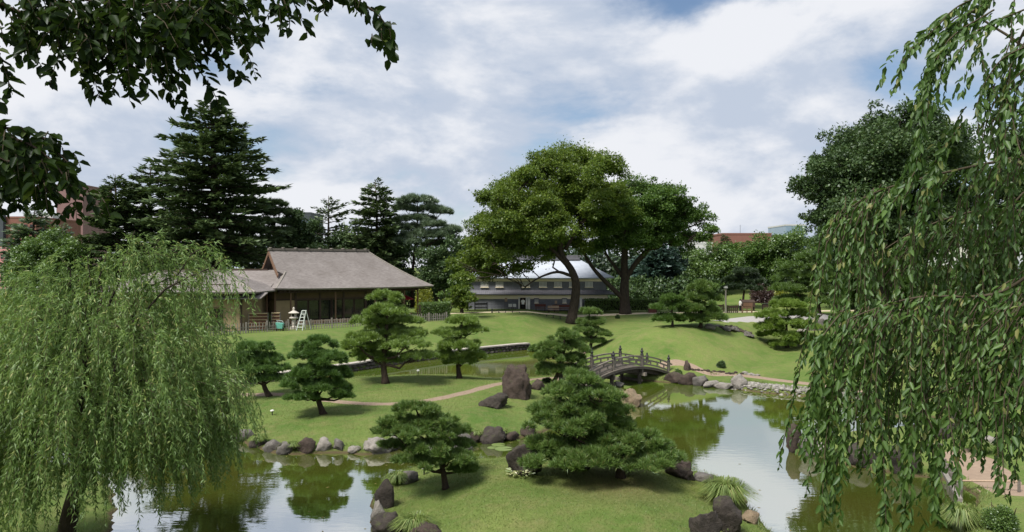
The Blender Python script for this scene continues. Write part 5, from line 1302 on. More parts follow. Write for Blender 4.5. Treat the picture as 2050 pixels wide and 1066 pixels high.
for k, o0 in enumerate(starts):
    o0 = o0 + r.randn(3) * 0.1
    rel = (o0 - WC) / WR; out = np.array((rel[0], rel[1], 0)); out = out / (np.linalg.norm(out) + .05)
    if rel[2] > 0.25 and k > 650 and r.rand() < 0.22: continue
    if rel[0] > 0.35 and rel[2] > 0.2 and k > 650 and r.rand() < 0.5: continue
    rho = math.hypot(rel[0], rel[1])
    low = 0.9 + 0.8 * r.rand() + (3.0 if rel[0] > 0 else 1.2) * float(smooth(0.42, 1.0, rho)) * (0.75 + 0.4 * r.rand())
    L = min(o0[2] - low, 0.45 + 1.25 * r.rand() + (1.0 * r.rand() if rel[2] < 0.15 else 0))
    if L < 0.35: continue
    n = int(L / 0.026); tt = np.linspace(0, 1, n)
    dr = out * (0.45 + 0.7 * r.rand()) + r.randn(3) * np.array((0.22, 0.22, 0))
    S = o0 + dr * (1 - np.exp(-2.0 * tt))[:, None] * min(L, 1.3) * 0.75 + np.array((0, 0, 1.0)) * (L * (0.16 * np.sin(np.minimum(tt * 5, 3.14)) - tt ** 1.25))[:, None]
    S[:, 0] += 0.05 * np.sin(tt * 5 + k) * L * 0.4
    if k % 2 == 0: tw.tube(S[[0, n // 3, 2 * n // 3, n - 1]], [0.007, 0.005, 0.004, 0.003], 3, False)
    T = unit(np.gradient(S, axis=0))
    Cs.append(S + r.randn(n, 3) * 0.018); As.append(T * 0.8 + 0.55 * r.randn(n, 3) * np.array((1, 1, 0.6)) + np.array((0, 0, -0.2))); Ns.append(r.randn(n, 3)); Ls.append(0.10 + 0.09 * r.rand(n))
C, A, N, L = map(np.concatenate, (Cs, As, Ns, Ls))
tag(np_obj('crown', tris(C, A, N, L, 0.026 + 0.012 * r.rand(len(C))), M_WILLOW, wl_, k=3), kind='stuff')
tag(tw.build('hanging_twigs', M_TWIG, wl_), kind='stuff')

# ================================================================== leafy twigs near the eye
def leaf_set(root, C, A, N, L, Wd, m, keep, seed, fold=0.22):
    """the leaves that show largest are parts of their own, the rest one mass"""
    r_ = rs(seed); n = len(C)
    px = CX + C[:, 0] / C[:, 1] * FPX; py = CY - (C[:, 2] - H) / C[:, 1] * FPX
    vis = (px > 0) & (px < 2050) & (py > 0) & (py < 1066)
    score = np.where(vis, L / C[:, 1] * np.abs(np.sum(unit(N) * unit(np.array((0, 0, H)) - C), -1) * 0.7 + 0.3), -1)
    idx = np.argsort(-score)[:keep]
    pick = np.zeros(n, bool); pick[idx] = True
    V, F_ = leaves6(C[~pick], A[~pick], N[~pick], L[~pick], Wd[~pick], fold)
    tag(np_obj('foliage', V, m, root, F=F_), kind='stuff')
    V0, F0 = leaves6(np.zeros((1, 3)), np.array([[0, 1., 0]]), np.array([[0, 0, 1.]]), 1.0, 0.5, fold)
    me = np_mesh('leaf', V0, F=F0); me.materials.append(m)
    o_ = ORG[root.name]
    from mathutils import Matrix
    for i in idx:
        a_ = unit(A[i]); x_ = unit(np.cross(a_, N[i])); z_ = np.cross(x_, a_)
        o = bpy.data.objects.new('leaf', me); COL.objects.link(o); o.parent = root
        M_ = Matrix(((x_[0], a_[0], z_[0], 0), (x_[1], a_[1], z_[1], 0), (x_[2], a_[2], z_[2], 0), (0, 0, 0, 1)))
        o.matrix_local = Matrix.Translation(Vector((C[i] - o_).tolist())) @ M_ @ Matrix.Diagonal((Wd[i] * 2, L[i], L[i], 1))

def strand_leaves(r_, S, gap, L, out, droop=None):
    droop = DROOP if droop is None else droop
    """leaves set alternately along a hanging twig S"""
    d = np.concatenate([[0], np.cumsum(np.linalg.norm(np.diff(S, axis=0), axis=1))]); n = max(3, int(d[-1] / gap))
    l = (np.arange(n) + 0.9 * r_.rand(n)) * d[-1] / n
    C_ = np.stack([np.interp(l, d, S[:, i]) for i in range(3)], -1)
    T = unit(np.stack([np.interp(l, d, np.gradient(S[:, i])) for i in range(3)], -1))
    sd = unit(np.cross(T, r_.randn(n, 3))); alt = np.where(np.arange(n) % 2 == 0, 1, -1)[:, None]
    A_ = unit(T * 0.6 + sd * alt * (1.05 - 0.62 * droop) + np.array((0, 0, -droop)) + 0.25 * r_.randn(n, 3))
    N_ = unit(0.55 * r_.randn(n, 3) + np.array((0, -0.35, 0.75)))
    out.append((C_, A_, N_, L * (0.55 + 0.8 * r_.rand(n))))

DROOP = 0.65
# ---- weeping cherry on the right
r = rs(501)
CB = np.array((6.3, 7.4, 0)); CB[2] = hz1(CB[0], CB[1])
ch = empty('weeping_cherry', CB, 'weeping cherry tree whose leafy strands hang down the right edge', 'cherry tree')
b = MB(); tw = MB()
top = np.array((6.0, 7.3, 11.2))
tpt = spline([CB - np.array((0, 0, .3)), CB + np.array((-.15, .1, 2.4)), CB + np.array((-.1, 0, 4.6)), top], 5)
b.tube(tpt, np.linspace(0.24, 0.09, len(tpt)), 9)
limbs = [  # photo pixels and distance
    ([(2130, 300), (1990, 325), (1870, 352), (1760, 385), (1695, 430)], 6.9, 46, (90, 330), 1.0),
    ([(2140, 520), (2010, 590), (1860, 596), (1760, 622), (1680, 655)], 6.3, 50, (120, 360), 1.0),
    ([(2130, 430), (1980, 420), (1850, 460), (1750, 520)], 7.4, 44, (110, 380), 1.0),
    ([(2120, 660), (1980, 640), (1850, 680), (1740, 730), (1660, 770)], 6.8, 42, (110, 290), 1.0),
    ([(2130, 120), (2030, 60), (1950, 20), (1890, 60)], 6.6, 10, (80, 260), 0.8),
    ([(2130, 240), (2060, 180), (2000, 170), (1965, 215)], 6.2, 10, (40, 150), 0.8),
    ([(2140, 780), (2040, 760), (1930, 780), (1840, 820)], 6.2, 14, (90, 240), 1.0),
    ([(2150, 20), (2080, 40), (2040, 140), (2020, 240)], 5.8, 26, (80, 280), 0.8),
    ([(2140, 560), (2080, 600), (2030, 680), (2010, 780)], 5.6, 34, (90, 260), 1.0),
    ([(2150, 640), (2080, 600), (1990, 640), (1930, 700)], 8.4, 34, (100, 330), 0.5),
    ([(2150, 760), (2090, 740), (2030, 790), (1990, 850)], 7.9, 16, (100, 220), 0.4),
    ([(2150, 480), (2080, 470), (2000, 500), (1920, 560)], 8.6, 46, (120, 400), 0.5),
    ([(2140, 350), (2070, 380), (2010, 460), (1980, 560)], 7.6, 40, (100, 330), 1.0),
]
outl = []
for pl, Y, ns, (l0, l1), drift in limbs:
    pts = [W(a, c_, Y + 0.12 * i) for i, (a, c_) in enumerate(pl)]
    j = int(np.argmin(np.linalg.norm(tpt - pts[0], axis=1)))
    P = spline([tpt[j]] + pts, 6)
    b.tube(P + np.array((0, 0.12, 0)), np.linspace(0.020, 0.004, len(P)), 6)
    strand_leaves(r, P[len(P) // 3:], 0.05, 0.095, outl)
    for k in range(int(ns * (1.35 if ns > 30 else 0.9))):
        q = 0.25 + 0.75 * r.rand(); i = q * (len(P) - 1)
        o0 = np.array([np.interp(i, np.arange(len(P)), P[:, c_]) for c_ in range(3)]) + r.randn(3) * np.array((0.05, 0.25, 0.05))
        Lm = (l0 + (l1 - l0) * r.rand()) / FPX * Y; n = 10; tt = np.linspace(0, 1, n)
        dx = -(0.14 + 0.42 * r.rand()) * drift * (1 - 0.3 * r.rand())
        S = o0 + np.stack([dx * Lm * (1 - np.exp(-2.0 * tt)) * 0.8, 0.25 * r.randn() * tt, Lm * (0.12 * np.sin(np.minimum(tt * 5, 3.14)) - tt)], -1)
        tw.tube(S[[0, 3, 6, 9]], [0.006, 0.005, 0.004, 0.002], 4, False)
        strand_leaves(r, S, 0.029, 0.080, outl)
for pl, Y in [([(2010, -25), (1920, 12), (1870, 60), (1815, 110), (1797, 165), (1784, 180)], 6.4), ([(2000, -10), (1905, 55), (1872, 130), (1850, 210), (1842, 260), (1835, 330)], 6.4), ([(1990, 20), (1900, 80), (1862, 160), (1845, 205)], 6.3), ([(2060, 90), (2005, 120), (1970, 170), (1955, 215)], 6.0), ([(1935, 240), (1880, 310), (1850, 400), (1840, 480)], 6.5), ([(1850, 250), (1838, 330), (1800, 390), (1760, 440)], 6.6), ([(2050, 20), (1960, 60), (1915, 110), (1900, 140)], 6.0),
              ([(1690, 620), (1645, 680), (1625, 760), (1615, 850), (1606, 915)], 6.5), ([(1700, 640), (1668, 740), (1660, 850), (1655, 960), (1648, 1050)], 6.4), ([(1760, 800), (1768, 900), (1772, 1000), (1775, 1075)], 6.2), ([(1850, 820), (1880, 900), (1872, 980), (1880, 1050)], 6.2), ([(1690, 640), (1640, 720), (1632, 800), (1622, 870)], 6.7), ([(1735, 780), (1690, 860), (1672, 950), (1668, 1030)], 6.5), ([(1830, 850), (1822, 940), (1812, 1020), (1808, 1075)], 6.3)]:
    S = spline([W(a, c_, Y) for a, c_ in pl], 6); tw.tube(S, np.linspace(0.008, 0.002, len(S)), 4, False)
    for _ in range(2): strand_leaves(r, S + r.randn(3) * 0.01, 0.028, 0.090, outl)
    for _ in range(4):
        S2 = S[r.randint(0, len(S) // 2):] + r.randn(3) * np.array((0.04, 0.12, 0.04)); S2[:, 0] += np.linspace(0, 0.12 * r.randn(), len(S2))
        strand_leaves(r, S2[:max(4, int(len(S2) * (0.5 + 0.5 * r.rand())))], 0.032, 0.085, outl)
for k in range(9):                                    # the side of the crown beyond the picture edge
    i = r.randint(7, len(tpt)); a = r.uniform(-0.5, 0.9); Ll = 1.2 + 1.4 * r.rand()
    P = limb_pts(r, tpt[i], tpt[i] + np.array((math.cos(a) * Ll, math.sin(a) * Ll * 0.7, 0.5 + 0.5 * r.rand())), 0.15, 7, 0.02)
    b.tube(P, np.linspace(0.03, 0.005, 7), 6)
    for j in range(15):
        o0 = P[r.randint(2, 7)] + r.randn(3) * 0.08; Lm = 0.6 + 1.3 * r.rand(); tt = np.linspace(0, 1, 10)
        S = o0 + np.stack([0.25 * Lm * tt * r.rand(), 0.2 * r.randn() * tt, Lm * (0.12 * np.sin(np.minimum(tt * 5, 3.14)) - tt)], -1)
        tw.tube(S[[0, 3, 6, 9]], [0.006, 0.005, 0.004, 0.002], 4, False); strand_leaves(r, S, 0.032, 0.085, outl)
b.build('trunk', M_TWIG, ch, smooth=True)
tag(tw.build('hanging_twigs', M_TWIG, ch), kind='stuff')
C, A, N, L = (np.concatenate([o_[i] for o_ in outl]) for i in range(4))
leaf_set(ch, C, A, N, L, L * 0.37, M_CHERRY, 300, 5)

DROOP = 0.22
# ---- boughs reaching over from the left
r = rs(601)
OB = np.array((-6.2, 2.6, 0)); OB[2] = hz1(OB[0], OB[1])
ov = empty('overhanging_tree', OB, 'dark leafy boughs of a near tree hanging in from the top left corner', 'tree')
b = MB(); tw = MB(); outl = []
tpt = spline([OB - np.array((0, 0, .3)), OB + np.array((.1, .2, 2.0)), OB + np.array((.4, .5, 4.0)), OB + np.array((.8, .9, 5.2))], 5)
b.tube(tpt, np.linspace(0.26, 0.12, len(tpt)), 9)
OY = 4.0
def bough(pl, Y, rad=0.009, dens=0.026, L=0.072, rep=1, link_=True):
    S = spline([W(a, c_, Y) for a, c_ in pl], 6)
    if link_:
        j = int(np.argmin(np.linalg.norm(tpt - S[0], axis=1)))
        S0 = limb_pts(r, tpt[j], S[0], 0.1, 5, 0.02); b.tube(S0, np.linspace(0.03, rad, 5), 6)
    b.tube(S, np.linspace(rad, 0.003, len(S)), 5)
    for _ in range(rep): strand_leaves(r, S + r.randn(3) * 0.01, dens, L, outl)
    return S
for pl, Y, rep in [([(-60, -60), (120, -10), (260, 10), (420, 0), (560, -30)], 4.2, 2), ([(-60, -20), (80, 40), (200, 70), (300, 90), (370, 100)], 4.0, 2), ([(60, -80), (240, -30), (400, 30), (500, 5)], 4.4, 2), ([(300, -80), (500, -40), (640, -20), (720, 5), (765, 40), (790, 85)], 4.0, 2), ([(-80, 200), (-20, 260), (60, 290), (110, 330), (150, 385)], 3.6, 2), ([(-80, 240), (-10, 310), (50, 335), (85, 360), (95, 385)], 3.6, 2), ([(-80, 230), (0, 255), (70, 265), (120, 310), (150, 340)], 3.8, 1)]:
    S = bough(pl, Y, rep=rep)
    for k in range(18 if pl[0][1] < 100 else 16):
        i = r.randint(2, len(S)); o0 = S[i] + r.randn(3) * np.array((.04, .15, .04))
        px0 = CX + o0[0] / o0[1] * FPX
        Lm = (0.10 + 0.22 * r.rand()) if pl[0][1] < 100 else (0.06 + 0.12 * r.rand())
        if px0 > 480: Lm *= 0.42
        tt = np.linspace(0, 1, 6)
        S2 = o0 + np.stack([(0.25 * r.randn() + 0.15) * Lm * tt, 0.4 * r.randn() * Lm * tt, Lm * (0.15 * np.sin(tt * 3.14) - tt)], -1)
        tw.tube(S2[[0, 2, 5]], [0.004, 0.003, 0.0015], 4, False)
        strand_leaves(r, S2, 0.016, 0.066, outl)
for pl, Y in [([(100, 30), (118, 90), (108, 140), (100, 175)], 4.0), ([(205, 60), (190, 120), (192, 170), (205, 205)], 4.0), ([(270, 90), (262, 140), (285, 165), (295, 190)], 4.0), ([(360, 60), (385, 120), (405, 150), (425, 180), (440, 215)], 4.1), ([(560, -20), (575, 20), (580, 50), (575, 68)], 4.0), ([(640, -10), (650, 15), (635, 30)], 4.0), ([(-10, 90), (10, 140), (25, 190)], 3.7), ([(20, 20), (60, 60), (70, 110), (95, 150)], 4.2), ([(310, 0), (330, 60), (350, 110), (360, 150)], 4.3), ([(410, -20), (425, 15), (430, 40)], 4.0), ([(500, -20), (520, 10), (515, 20)], 4.0)]:
    S = spline([W(a, c_, Y) for a, c_ in pl], 5); tw.tube(S, np.linspace(0.005, 0.002, len(S)), 4, False)
    for _ in range(2): strand_leaves(r, S + r.randn(3) * 0.008, 0.024, 0.072, outl)
for cx_, cy_, n_, w_, h_ in [(150, 20, 26, 130, 40), (260, 60, 34, 120, 55), (400, 20, 26, 90, 40), (330, 40, 20, 80, 50), (50, 20, 14, 70, 40), (45, 310, 14, 45, 40), (520, -10, 10, 70, 20), (25, 350, 6, 25, 25)]:
    for k in range(n_):
        o0 = W(cx_ + r.uniform(-1, 1) * w_, cy_ + r.uniform(-1, 1) * h_, 3.8 + 0.7 * r.rand()); Lm = 0.08 + 0.12 * r.rand(); tt = np.linspace(0, 1, 6)
        S2 = o0 + np.stack([(0.5 * r.randn() + 0.2) * Lm * tt, 0.4 * r.randn() * Lm * tt, Lm * (0.15 * np.sin(tt * 3.14) - tt)], -1)
        tw.tube(S2[[0, 2, 5]], [0.004, 0.003, 0.0015], 4, False); strand_leaves(r, S2, 0.014, 0.068, outl)
b.build('trunk', M_BARK_PINE, ov, smooth=True)
tag(tw.build('hanging_twigs', M_TWIG, ov), kind='stuff')
C, A, N, L = (np.concatenate([o_[i] for o_ in outl]) for i in range(4))
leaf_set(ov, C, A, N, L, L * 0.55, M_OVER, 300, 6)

# ================================================================== rocks
RG = 'rocks along the pond shore'
MI = 'along the front shore of the middle island'
rock('tall reddish brown standing stone beside the path on the middle island', 1035, 797, 46, 54, M_ROCK_BROWN, 4, depth=0.75, rough=0.45, sink=0.12, name='standing_stone', blocky=0.68, ncut=8)
rock('low dark boulder on the lawn in front of the standing stone', 988, 817, 52, 26, M_ROCK_DARK, 2, sink=0.2)
rock('small round brown boulder just right of the standing stone', 1075, 781, 30, 18, M_ROCK_BROWN, 3, sink=0.2)
for i, (px, py, w_, h_, m, lab) in enumerate([
    (455, 862, 40, 24, M_ROCK_GREY, 'pale grey rock under the willow tips'), (488, 884, 36, 28, M_ROCK_GREY, 'grey rock first past the willow tips'),
    (512, 897, 40, 24, M_ROCK_DARK, 'dark shore rock half under green plants'), (545, 905, 34, 22, M_ROCK_GREY, 'squat grey rock near the leafy shore plants'),
    (572, 910, 36, 24, M_ROCK_GREY, 'grey rock second past the leafy plants'), (612, 906, 36, 26, M_ROCK_BROWN, 'brownish rounded rock in the shore row'),
    (646, 906, 32, 26, M_ROCK_PALE, 'whitish square rock in the middle of the shore row'), (677, 904, 30, 22, M_ROCK_GREY, 'grey rock right of the whitish square rock'),
    (707, 908, 28, 11, M_ROCK_PALE, 'small flat pale rock at the water line'), (750, 906, 58, 32, M_ROCK_PALE, 'large pale slanting rock beside the leaning pine'),
    (785, 900, 34, 24, M_ROCK_PALE, 'pale rock touching the large slanting one'), (822, 903, 34, 20, M_ROCK_GREY, 'grey rock behind the small layered pine needles'),
    (862, 912, 40, 26, M_ROCK_PALE, 'broken pale rock seen through the small layered pine'), (914, 893, 48, 28, M_ROCK_GREY, 'broad grey rock right of the small layered pine'),
    (945, 889, 28, 24, M_ROCK_BROWN, 'narrow brown rock with plants on it'), (984, 888, 54, 32, M_ROCK_DARK, 'large dark rock at the narrow water channel'),
    (1022, 882, 38, 20, M_ROCK_BROWN, 'low brown rock by the lily pads'), (1054, 874, 38, 20, M_ROCK_BROWN, 'low brown rock beside the broad spreading pine'),
    (925, 905, 44, 14, M_ROCK_GREY, 'flat grey stone lying in the water channel'),
]):
    Pb = on(px, py); rock(lab + ' ' + MI if len(lab.split()) < 9 else lab, px, py, w_ * 0.95, h_ * 0.82, m, 20 + i, RG, sink=0.28)
rock('round brown boulder standing in the water near the bridge', 1265, 814, 52, 32, M_ROCK_TAN, 50, RG, sink=0.25)
for i, (px, py, w_, h_, m, lab, kw) in enumerate([
    (768, 1018, 46, 62, M_ROCK_DARK, 'tall dark leaning rock at the corner of the near mound', {}),
    (757, 1048, 38, 42, M_ROCK_PALE, 'pale mottled rock below the tall leaning one', {}),
    (778, 1075, 76, 38, M_ROCK_DARK, 'dark flat rock at the bottom edge beside the grass clump', {}),
    (850, 1078, 60, 24, M_ROCK_BROWN, 'brown rock at the bottom edge behind the grass clump', {}),
    (820, 968, 44, 22, M_ROCK_GREY, 'grey rock near the little garden lamp on the near mound', {}),
    (1050, 952, 64, 78, M_ROCK_DARK, 'big dark pointed boulder beside the broad spreading pine', {}),
    (1362, 958, 62, 40, M_ROCK_BROWN, 'smooth brown boulder under the tip of the broad spreading pine', {}),
    (1408, 967, 46, 16, M_ROCK_GREY, 'flat grey stone beside the smooth brown boulder', {}),
    (1414, 1080, 58, 64, M_ROCK_DARK, 'upright dark rock below the large grass clump', {}),
    (1462, 1068, 72, 66, M_ROCK_DARK, 'bulky dark rock under the large grass clump', {}),
    (1505, 1048, 44, 22, M_ROCK_TAN, 'tan stone jutting into the water from the near mound', {}),
    (1160, 940, 40, 30, M_ROCK_DARK, 'shaded rock behind the skirts of the broad spreading pine', {}),
    (1352, 767, 42, 20, M_ROCK_BROWN, 'brown rock at the foot of the bridge', {}), (1378, 771, 38, 22, M_ROCK_BROWN, 'rounded brown rock second from the bridge foot', {}),
    (1404, 773, 36, 24, M_ROCK_GREY, 'grey hump rock third from the bridge foot', {}), (1424, 776, 36, 13, M_ROCK_PALE, 'long pale flat rock on the mound shore', {}),
    (1452, 779, 38, 14, M_ROCK_PALE, 'low pale rock next to the light upright shore stone', {}), (1481, 779, 26, 24, M_ROCK_PALE, 'light upright stone where the pebble beach starts', {}),
    (1377, 742, 16, 18, M_ROCK_BROWN, 'small upright stone at the start of the mound path', {}),
    (1592, 905, 32, 46, M_ROCK_BROWN, 'dark brown rock at the water under the cherry strands', {}), (1625, 912, 44, 30, M_ROCK_GREY, 'grey rock behind the hanging cherry strands', {}),
    (1650, 912, 40, 22, M_ROCK_PALE, 'pale flat rock behind the hanging cherry strands', {}), (1730, 935, 60, 44, M_ROCK_DARK, 'dark rock deep behind the cherry leaves', {}),
    (1820, 950, 70, 60, M_ROCK_DARK, 'big dark rock beside the wooden bank edge', {}), (1985, 893, 36, 16, M_ROCK_PALE, 'pale stone on the grass beside the far path', {}),
    (1885, 880, 46, 30, M_ROCK_DARK, 'dark rock at the inlet behind the cherry', {}), (1940, 860, 70, 44, M_ROCK_DARK, 'dark boulder farther back at the inlet', {}),
    (1870, 905, 40, 20, M_ROCK_GREY, 'low grey rock at the edge of the inlet', {}),
    (1238, 775, 20, 10, M_ROCK_PALE, 'pale stone in the water under the bridge', {}),
]):
    rock(lab, px, py, w_ * (0.92 if i < 12 else 1), h_ * (0.88 if i < 12 else 0.95), m, 60 + i, RG if i > 11 else 'rocks of the near mound', sink=0.25, **kw)
# layered outcrop on the terrace edge
B = on(1472, 664); s_ = B[1] / FPX
oc = empty('rock_outcrop', B, 'flat layered brown grey outcrop below the gravel terrace', 'rocks')
r = rs(71)
for k in range(16):
    x = (-32 + 64 * (k + 0.5) / 16 + 3 * r.randn()) * s_; w_ = (7 + 5 * r.rand()) * s_
    me = rock_mesh(900 + k, (w_, w_ * 0.8, (3.4 + 2.2 * r.rand()) * s_), 0.4, sub=3)
    o = bpy.data.objects.new('slab', me); COL.objects.link(o); me.materials.append(M_ROCK_BROWN if k % 3 else M_ROCK_GREY); o.parent = oc
    o.location = (x, r.uniform(-0.5, 0.9), 0.10 + 0.10 * r.rand() + 0.02 * abs(8 - k) * -1 + (hz1(B[0] + x, B[1]) - B[2])); o.rotation_euler = (0.25 * r.randn(), 0.35 * r.randn(), r.rand() * 3)
for i, (px, py, w_, h_) in enumerate([(1425, 660, 26, 10), (1540, 665, 20, 10), (1605, 668, 22, 9)]):
    rock(['pale flat stone at the foot of the dense upright pine', 'pale stone peeping through the yellow green pine', 'pale stone beside the yellow green pine'][i], px, py, w_, h_, M_ROCK_PALE, 130 + i, 'stones on the mound')
B = on(1632, 655)
rock('grey tilted slab stone on the mound near the cherry strands', 1632, 662, 50, 22, M_ROCK_GREY, 140, 'stones on the mound', depth=0.5)
# kerb stones of the mound path
kb = empty('path_edging', on(1450, 744), 'row of low edging stones along the path under the mound', 'edging stones')
for k in range(22):
    px = 1386 + k * 6.2; py = 741 + 0.095 * (px - 1386) + 1.2 * r.randn() * (k > 3)
    B = on(px, py); w_ = 0.11 + 0.10 * r.rand() + (0.08 if k > 16 else 0)
    o = bpy.data.objects.new('edging_stone', small[k % 6].copy()); COL.objects.link(o); o.data.materials.clear(); o.data.materials.append(M_ROCK_BROWN if k < 17 else M_ROCK_PALE); o.parent = kb
    o.location = (B - ORG[kb.name]).tolist(); o.scale = (w_ * 2.0, w_ * 1.6, w_ * 1.5); o.rotation_euler = (0, 0, r.rand() * 3)
# pebble beach: uncountable small stones
r = rs(72); V = []; F_ = []
ico = bmesh.new(); bmesh.ops.create_icosphere(ico, subdivisions=1, radius=1.0); iv = np.array([v_.co[:] for v_ in ico.verts]); if_ = np.array([[v_.index for v_ in f_.verts] for f_ in ico.faces]); ico.free()
shore = spline([np.array((*q, 0)) for q in GP([(1470, 779), (1500, 782), (1560, 789), (1640, 796), (1720, 809)])], 30)
cnt = 0
for k in range(1500):
    i = r.randint(len(shore)); p_ = shore[i][:2] + np.array((0.35, 0.94)) * r.uniform(-0.15, 1.7) + r.randn(2) * 0.12
    z = max(hz1(*p_), -0.05); s_ = 0.05 + 0.10 * r.rand() ** 2
    V.append(iv * np.array((s_ * 1.3, s_, s_ * 0.65)) * (1 + 0.15 * r.randn(len(iv), 1)) + np.array((p_[0], p_[1], z + s_ * 0.2))); F_.append(if_ + cnt); cnt += len(iv)
t = NT('beach_pebbles'); col = t.mix(t.island(), (0.30, 0.285, 0.26), (0.13, 0.122, 0.11))
M_PEB = t.done(t.principled(col, 0.85, 0.25))
tag(np_obj('beach_pebbles', np.concatenate(V), M_PEB, F=np.concatenate(F_), smooth=True), 'pale grey pebbles of the beach below the mound', None, None, 'stuff')

# ================================================================== plants at the water
M_TUFT = leafy('ornamental_grass', (0.10, 0.16, 0.03), (0.21, 0.27, 0.07), (0.33, 0.32, 0.14), 0.3, 0.05, 1.5)
tuft_grass('large drooping grass clump above the dark rocks of the near mound', 1453, 1010, 104, 48, M_TUFT, 1, n=900)
tuft_grass('grass clump at the bottom edge of the near mound', 830, 1066, 84, 34, M_TUFT, 2, n=700)
tuft_grass('pale grass clump between tall leaning rock and small pine', 797, 970, 50, 24, M_TUFT, 3, n=500)
tuft_grass('pale drooping grass clump on the bank under the cherry', 1925, 1062, 80, 50, M_TUFT, 4, n=800)
tuft_grass('yellowish grass clump beside the far path', 1960, 905, 54, 22, M_TUFT, 5, n=500)
tuft_grass('grass clump among the dark shore rocks near the willow tips', 520, 886, 34, 16, M_TUFT, 6, n=400)
tuft_grass('leafy grass clump between the squat grey shore rocks', 588, 898, 28, 14, M_TUFT, 7, n=350)
tuft_grass('grass clump on the large dark channel rock', 1008, 874, 24, 14, M_TUFT, 8, n=300)
tuft_grass('grass clump on the narrow brown channel rock', 955, 876, 26, 14, M_TUFT, 9, n=300)
tuft_grass('small fern on the bulky dark rock', 1452, 1063, 26, 14, M_TUFT, 10, n=200)
# variegated plant at the dark boulder
M_VAR = leafy('variegated_leaves', (0.12, 0.20, 0.05), (0.55, 0.54, 0.33), (0.75, 0.72, 0.55), 0.3, 0.06, 8.0)
r = rs(75); B = on(1040, 953); vp = empty('variegated_plant', B, 'cream edged leafy plant at the foot of the big dark boulder', 'plant')
n = 90; a = r.rand(n) * 6.283; q = np.sqrt(r.rand(n)) * 0.42
C = B + np.stack([np.cos(a) * q, np.sin(a) * q * 0.7 - 0.1, 0.05 + 0.18 * r.rand(n)], -1)
V, F_ = leaves6(C, np.stack([np.cos(a), np.sin(a), 0.6 * r.rand(n)], -1), np.tile((0, -.2, 1.), (n, 1)) + 0.4 * r.randn(n, 3), 0.17 * (0.7 + 0.6 * r.rand(n)), 0.075 * np.ones(n))
tag(np_obj('foliage', V, M_VAR, vp, F=F_), kind='stuff')
M_LILY = solid('lily_pad', (0.12, 0.18, 0.05), (0.16, 0.20, 0.07), 4.0, 0.4, 0.4, 0)
for i, (px, py, rr_, lab) in enumerate([(998, 891, 0.34, 'round lily pad afloat in the channel nearest the dark rock'), (1008, 899, 0.42, 'larger lily pad afloat below the first in the channel'), (985, 897, 0.22, 'smallest lily pad floating in the channel')]):
    c = G(px, py)
    def pad(q):
        vs = [c + np.array((0, 0, 0.012))] + [c + np.array((math.cos(k) * rr_, math.sin(k) * rr_, 0.014)) for k in np.linspace(0.25, 6.1, 18)]
        q.add(vs + [v_ - np.array((0, 0, 0.01)) for v_ in vs], [(0, k, k + 1) for k in range(1, 18)] + [(19, 19 + k + 1, 19 + k) for k in range(1, 18)] + [(k + 1, k, 19 + k, 20 + k) for k in range(1, 18)])
    o = MB(); pad(o); tag(o.build('lily_pad', M_LILY, origin=c), lab, 'lily pad', 'lily pads in the channel')
# garden lamps
def lamp(lab, px, py, h_, Bb=None):
    B = on(px, py); root = empty('garden_lamp', B, lab, 'garden lamp')
    one('stem', M_BLACK, root, lambda q: q.tube([B - np.array((0, 0, .05)), B + np.array((0, 0, h_ * 0.7))], 0.03, 6))
    one('lamp_head', M_WHITE, root, lambda q: q.lathe(B, [(0.05, h_ * 0.66), (0.10, h_ * 0.72), (0.11, h_ * 0.9), (0.03, h_)], 10))
lamp('little white garden lamp on the back lawn of the middle island', 837, 752, 0.42)
lamp('little white garden lamp among rocks beside the small layered pine', 849, 951, 0.34)
lamp('little dark spotlight on the lawn behind the willow tips', 545, 832, 0.3)
# timber edge and sluice on the right bank
B = on(1905, 985); te = empty('timber_bank_edge', B, 'short timber edged sluice at the right bank under the cherry', 'sluice')
for k in range(7):
    p_ = G(1890 + k * 5, 945 + k * 9)
    one('pile', M_WOOD_GREY, te, lambda q: q.tube([(p_[0], p_[1], -0.5), (p_[0], p_[1], 0.55 - 0.03 * (k % 2))], 0.09, 8))
one('cap_beam', M_WOOD_GREY2, te, lambda q: q.bar(G(1888, 942, 0.6) * np.array((1, 1, 0)) + np.array((0, 0, .6)), G(1922, 1002, 0.6) * np.array((1, 1, 0)) + np.array((0, 0, .6)), 0.16, 0.12))
p1, p2 = on(1925, 985), on(2040, 988)
br2 = empty('bamboo_rail', p1, 'low horizontal bamboo rail across the far path end', 'rail')
one('rail', M_WOOD_PALE, br2, lambda q: q.tube([p1 + np.array((0, 0, .42)), p2 + np.array((0, 0, .42))], 0.035, 8))
for p_ in (p1, p2):
    one('post', M_WOOD_GREY, br2, lambda q: q.tube([p_ - np.array((0, 0, .1)), p_ + np.array((0, 0, .5))], 0.05, 8))

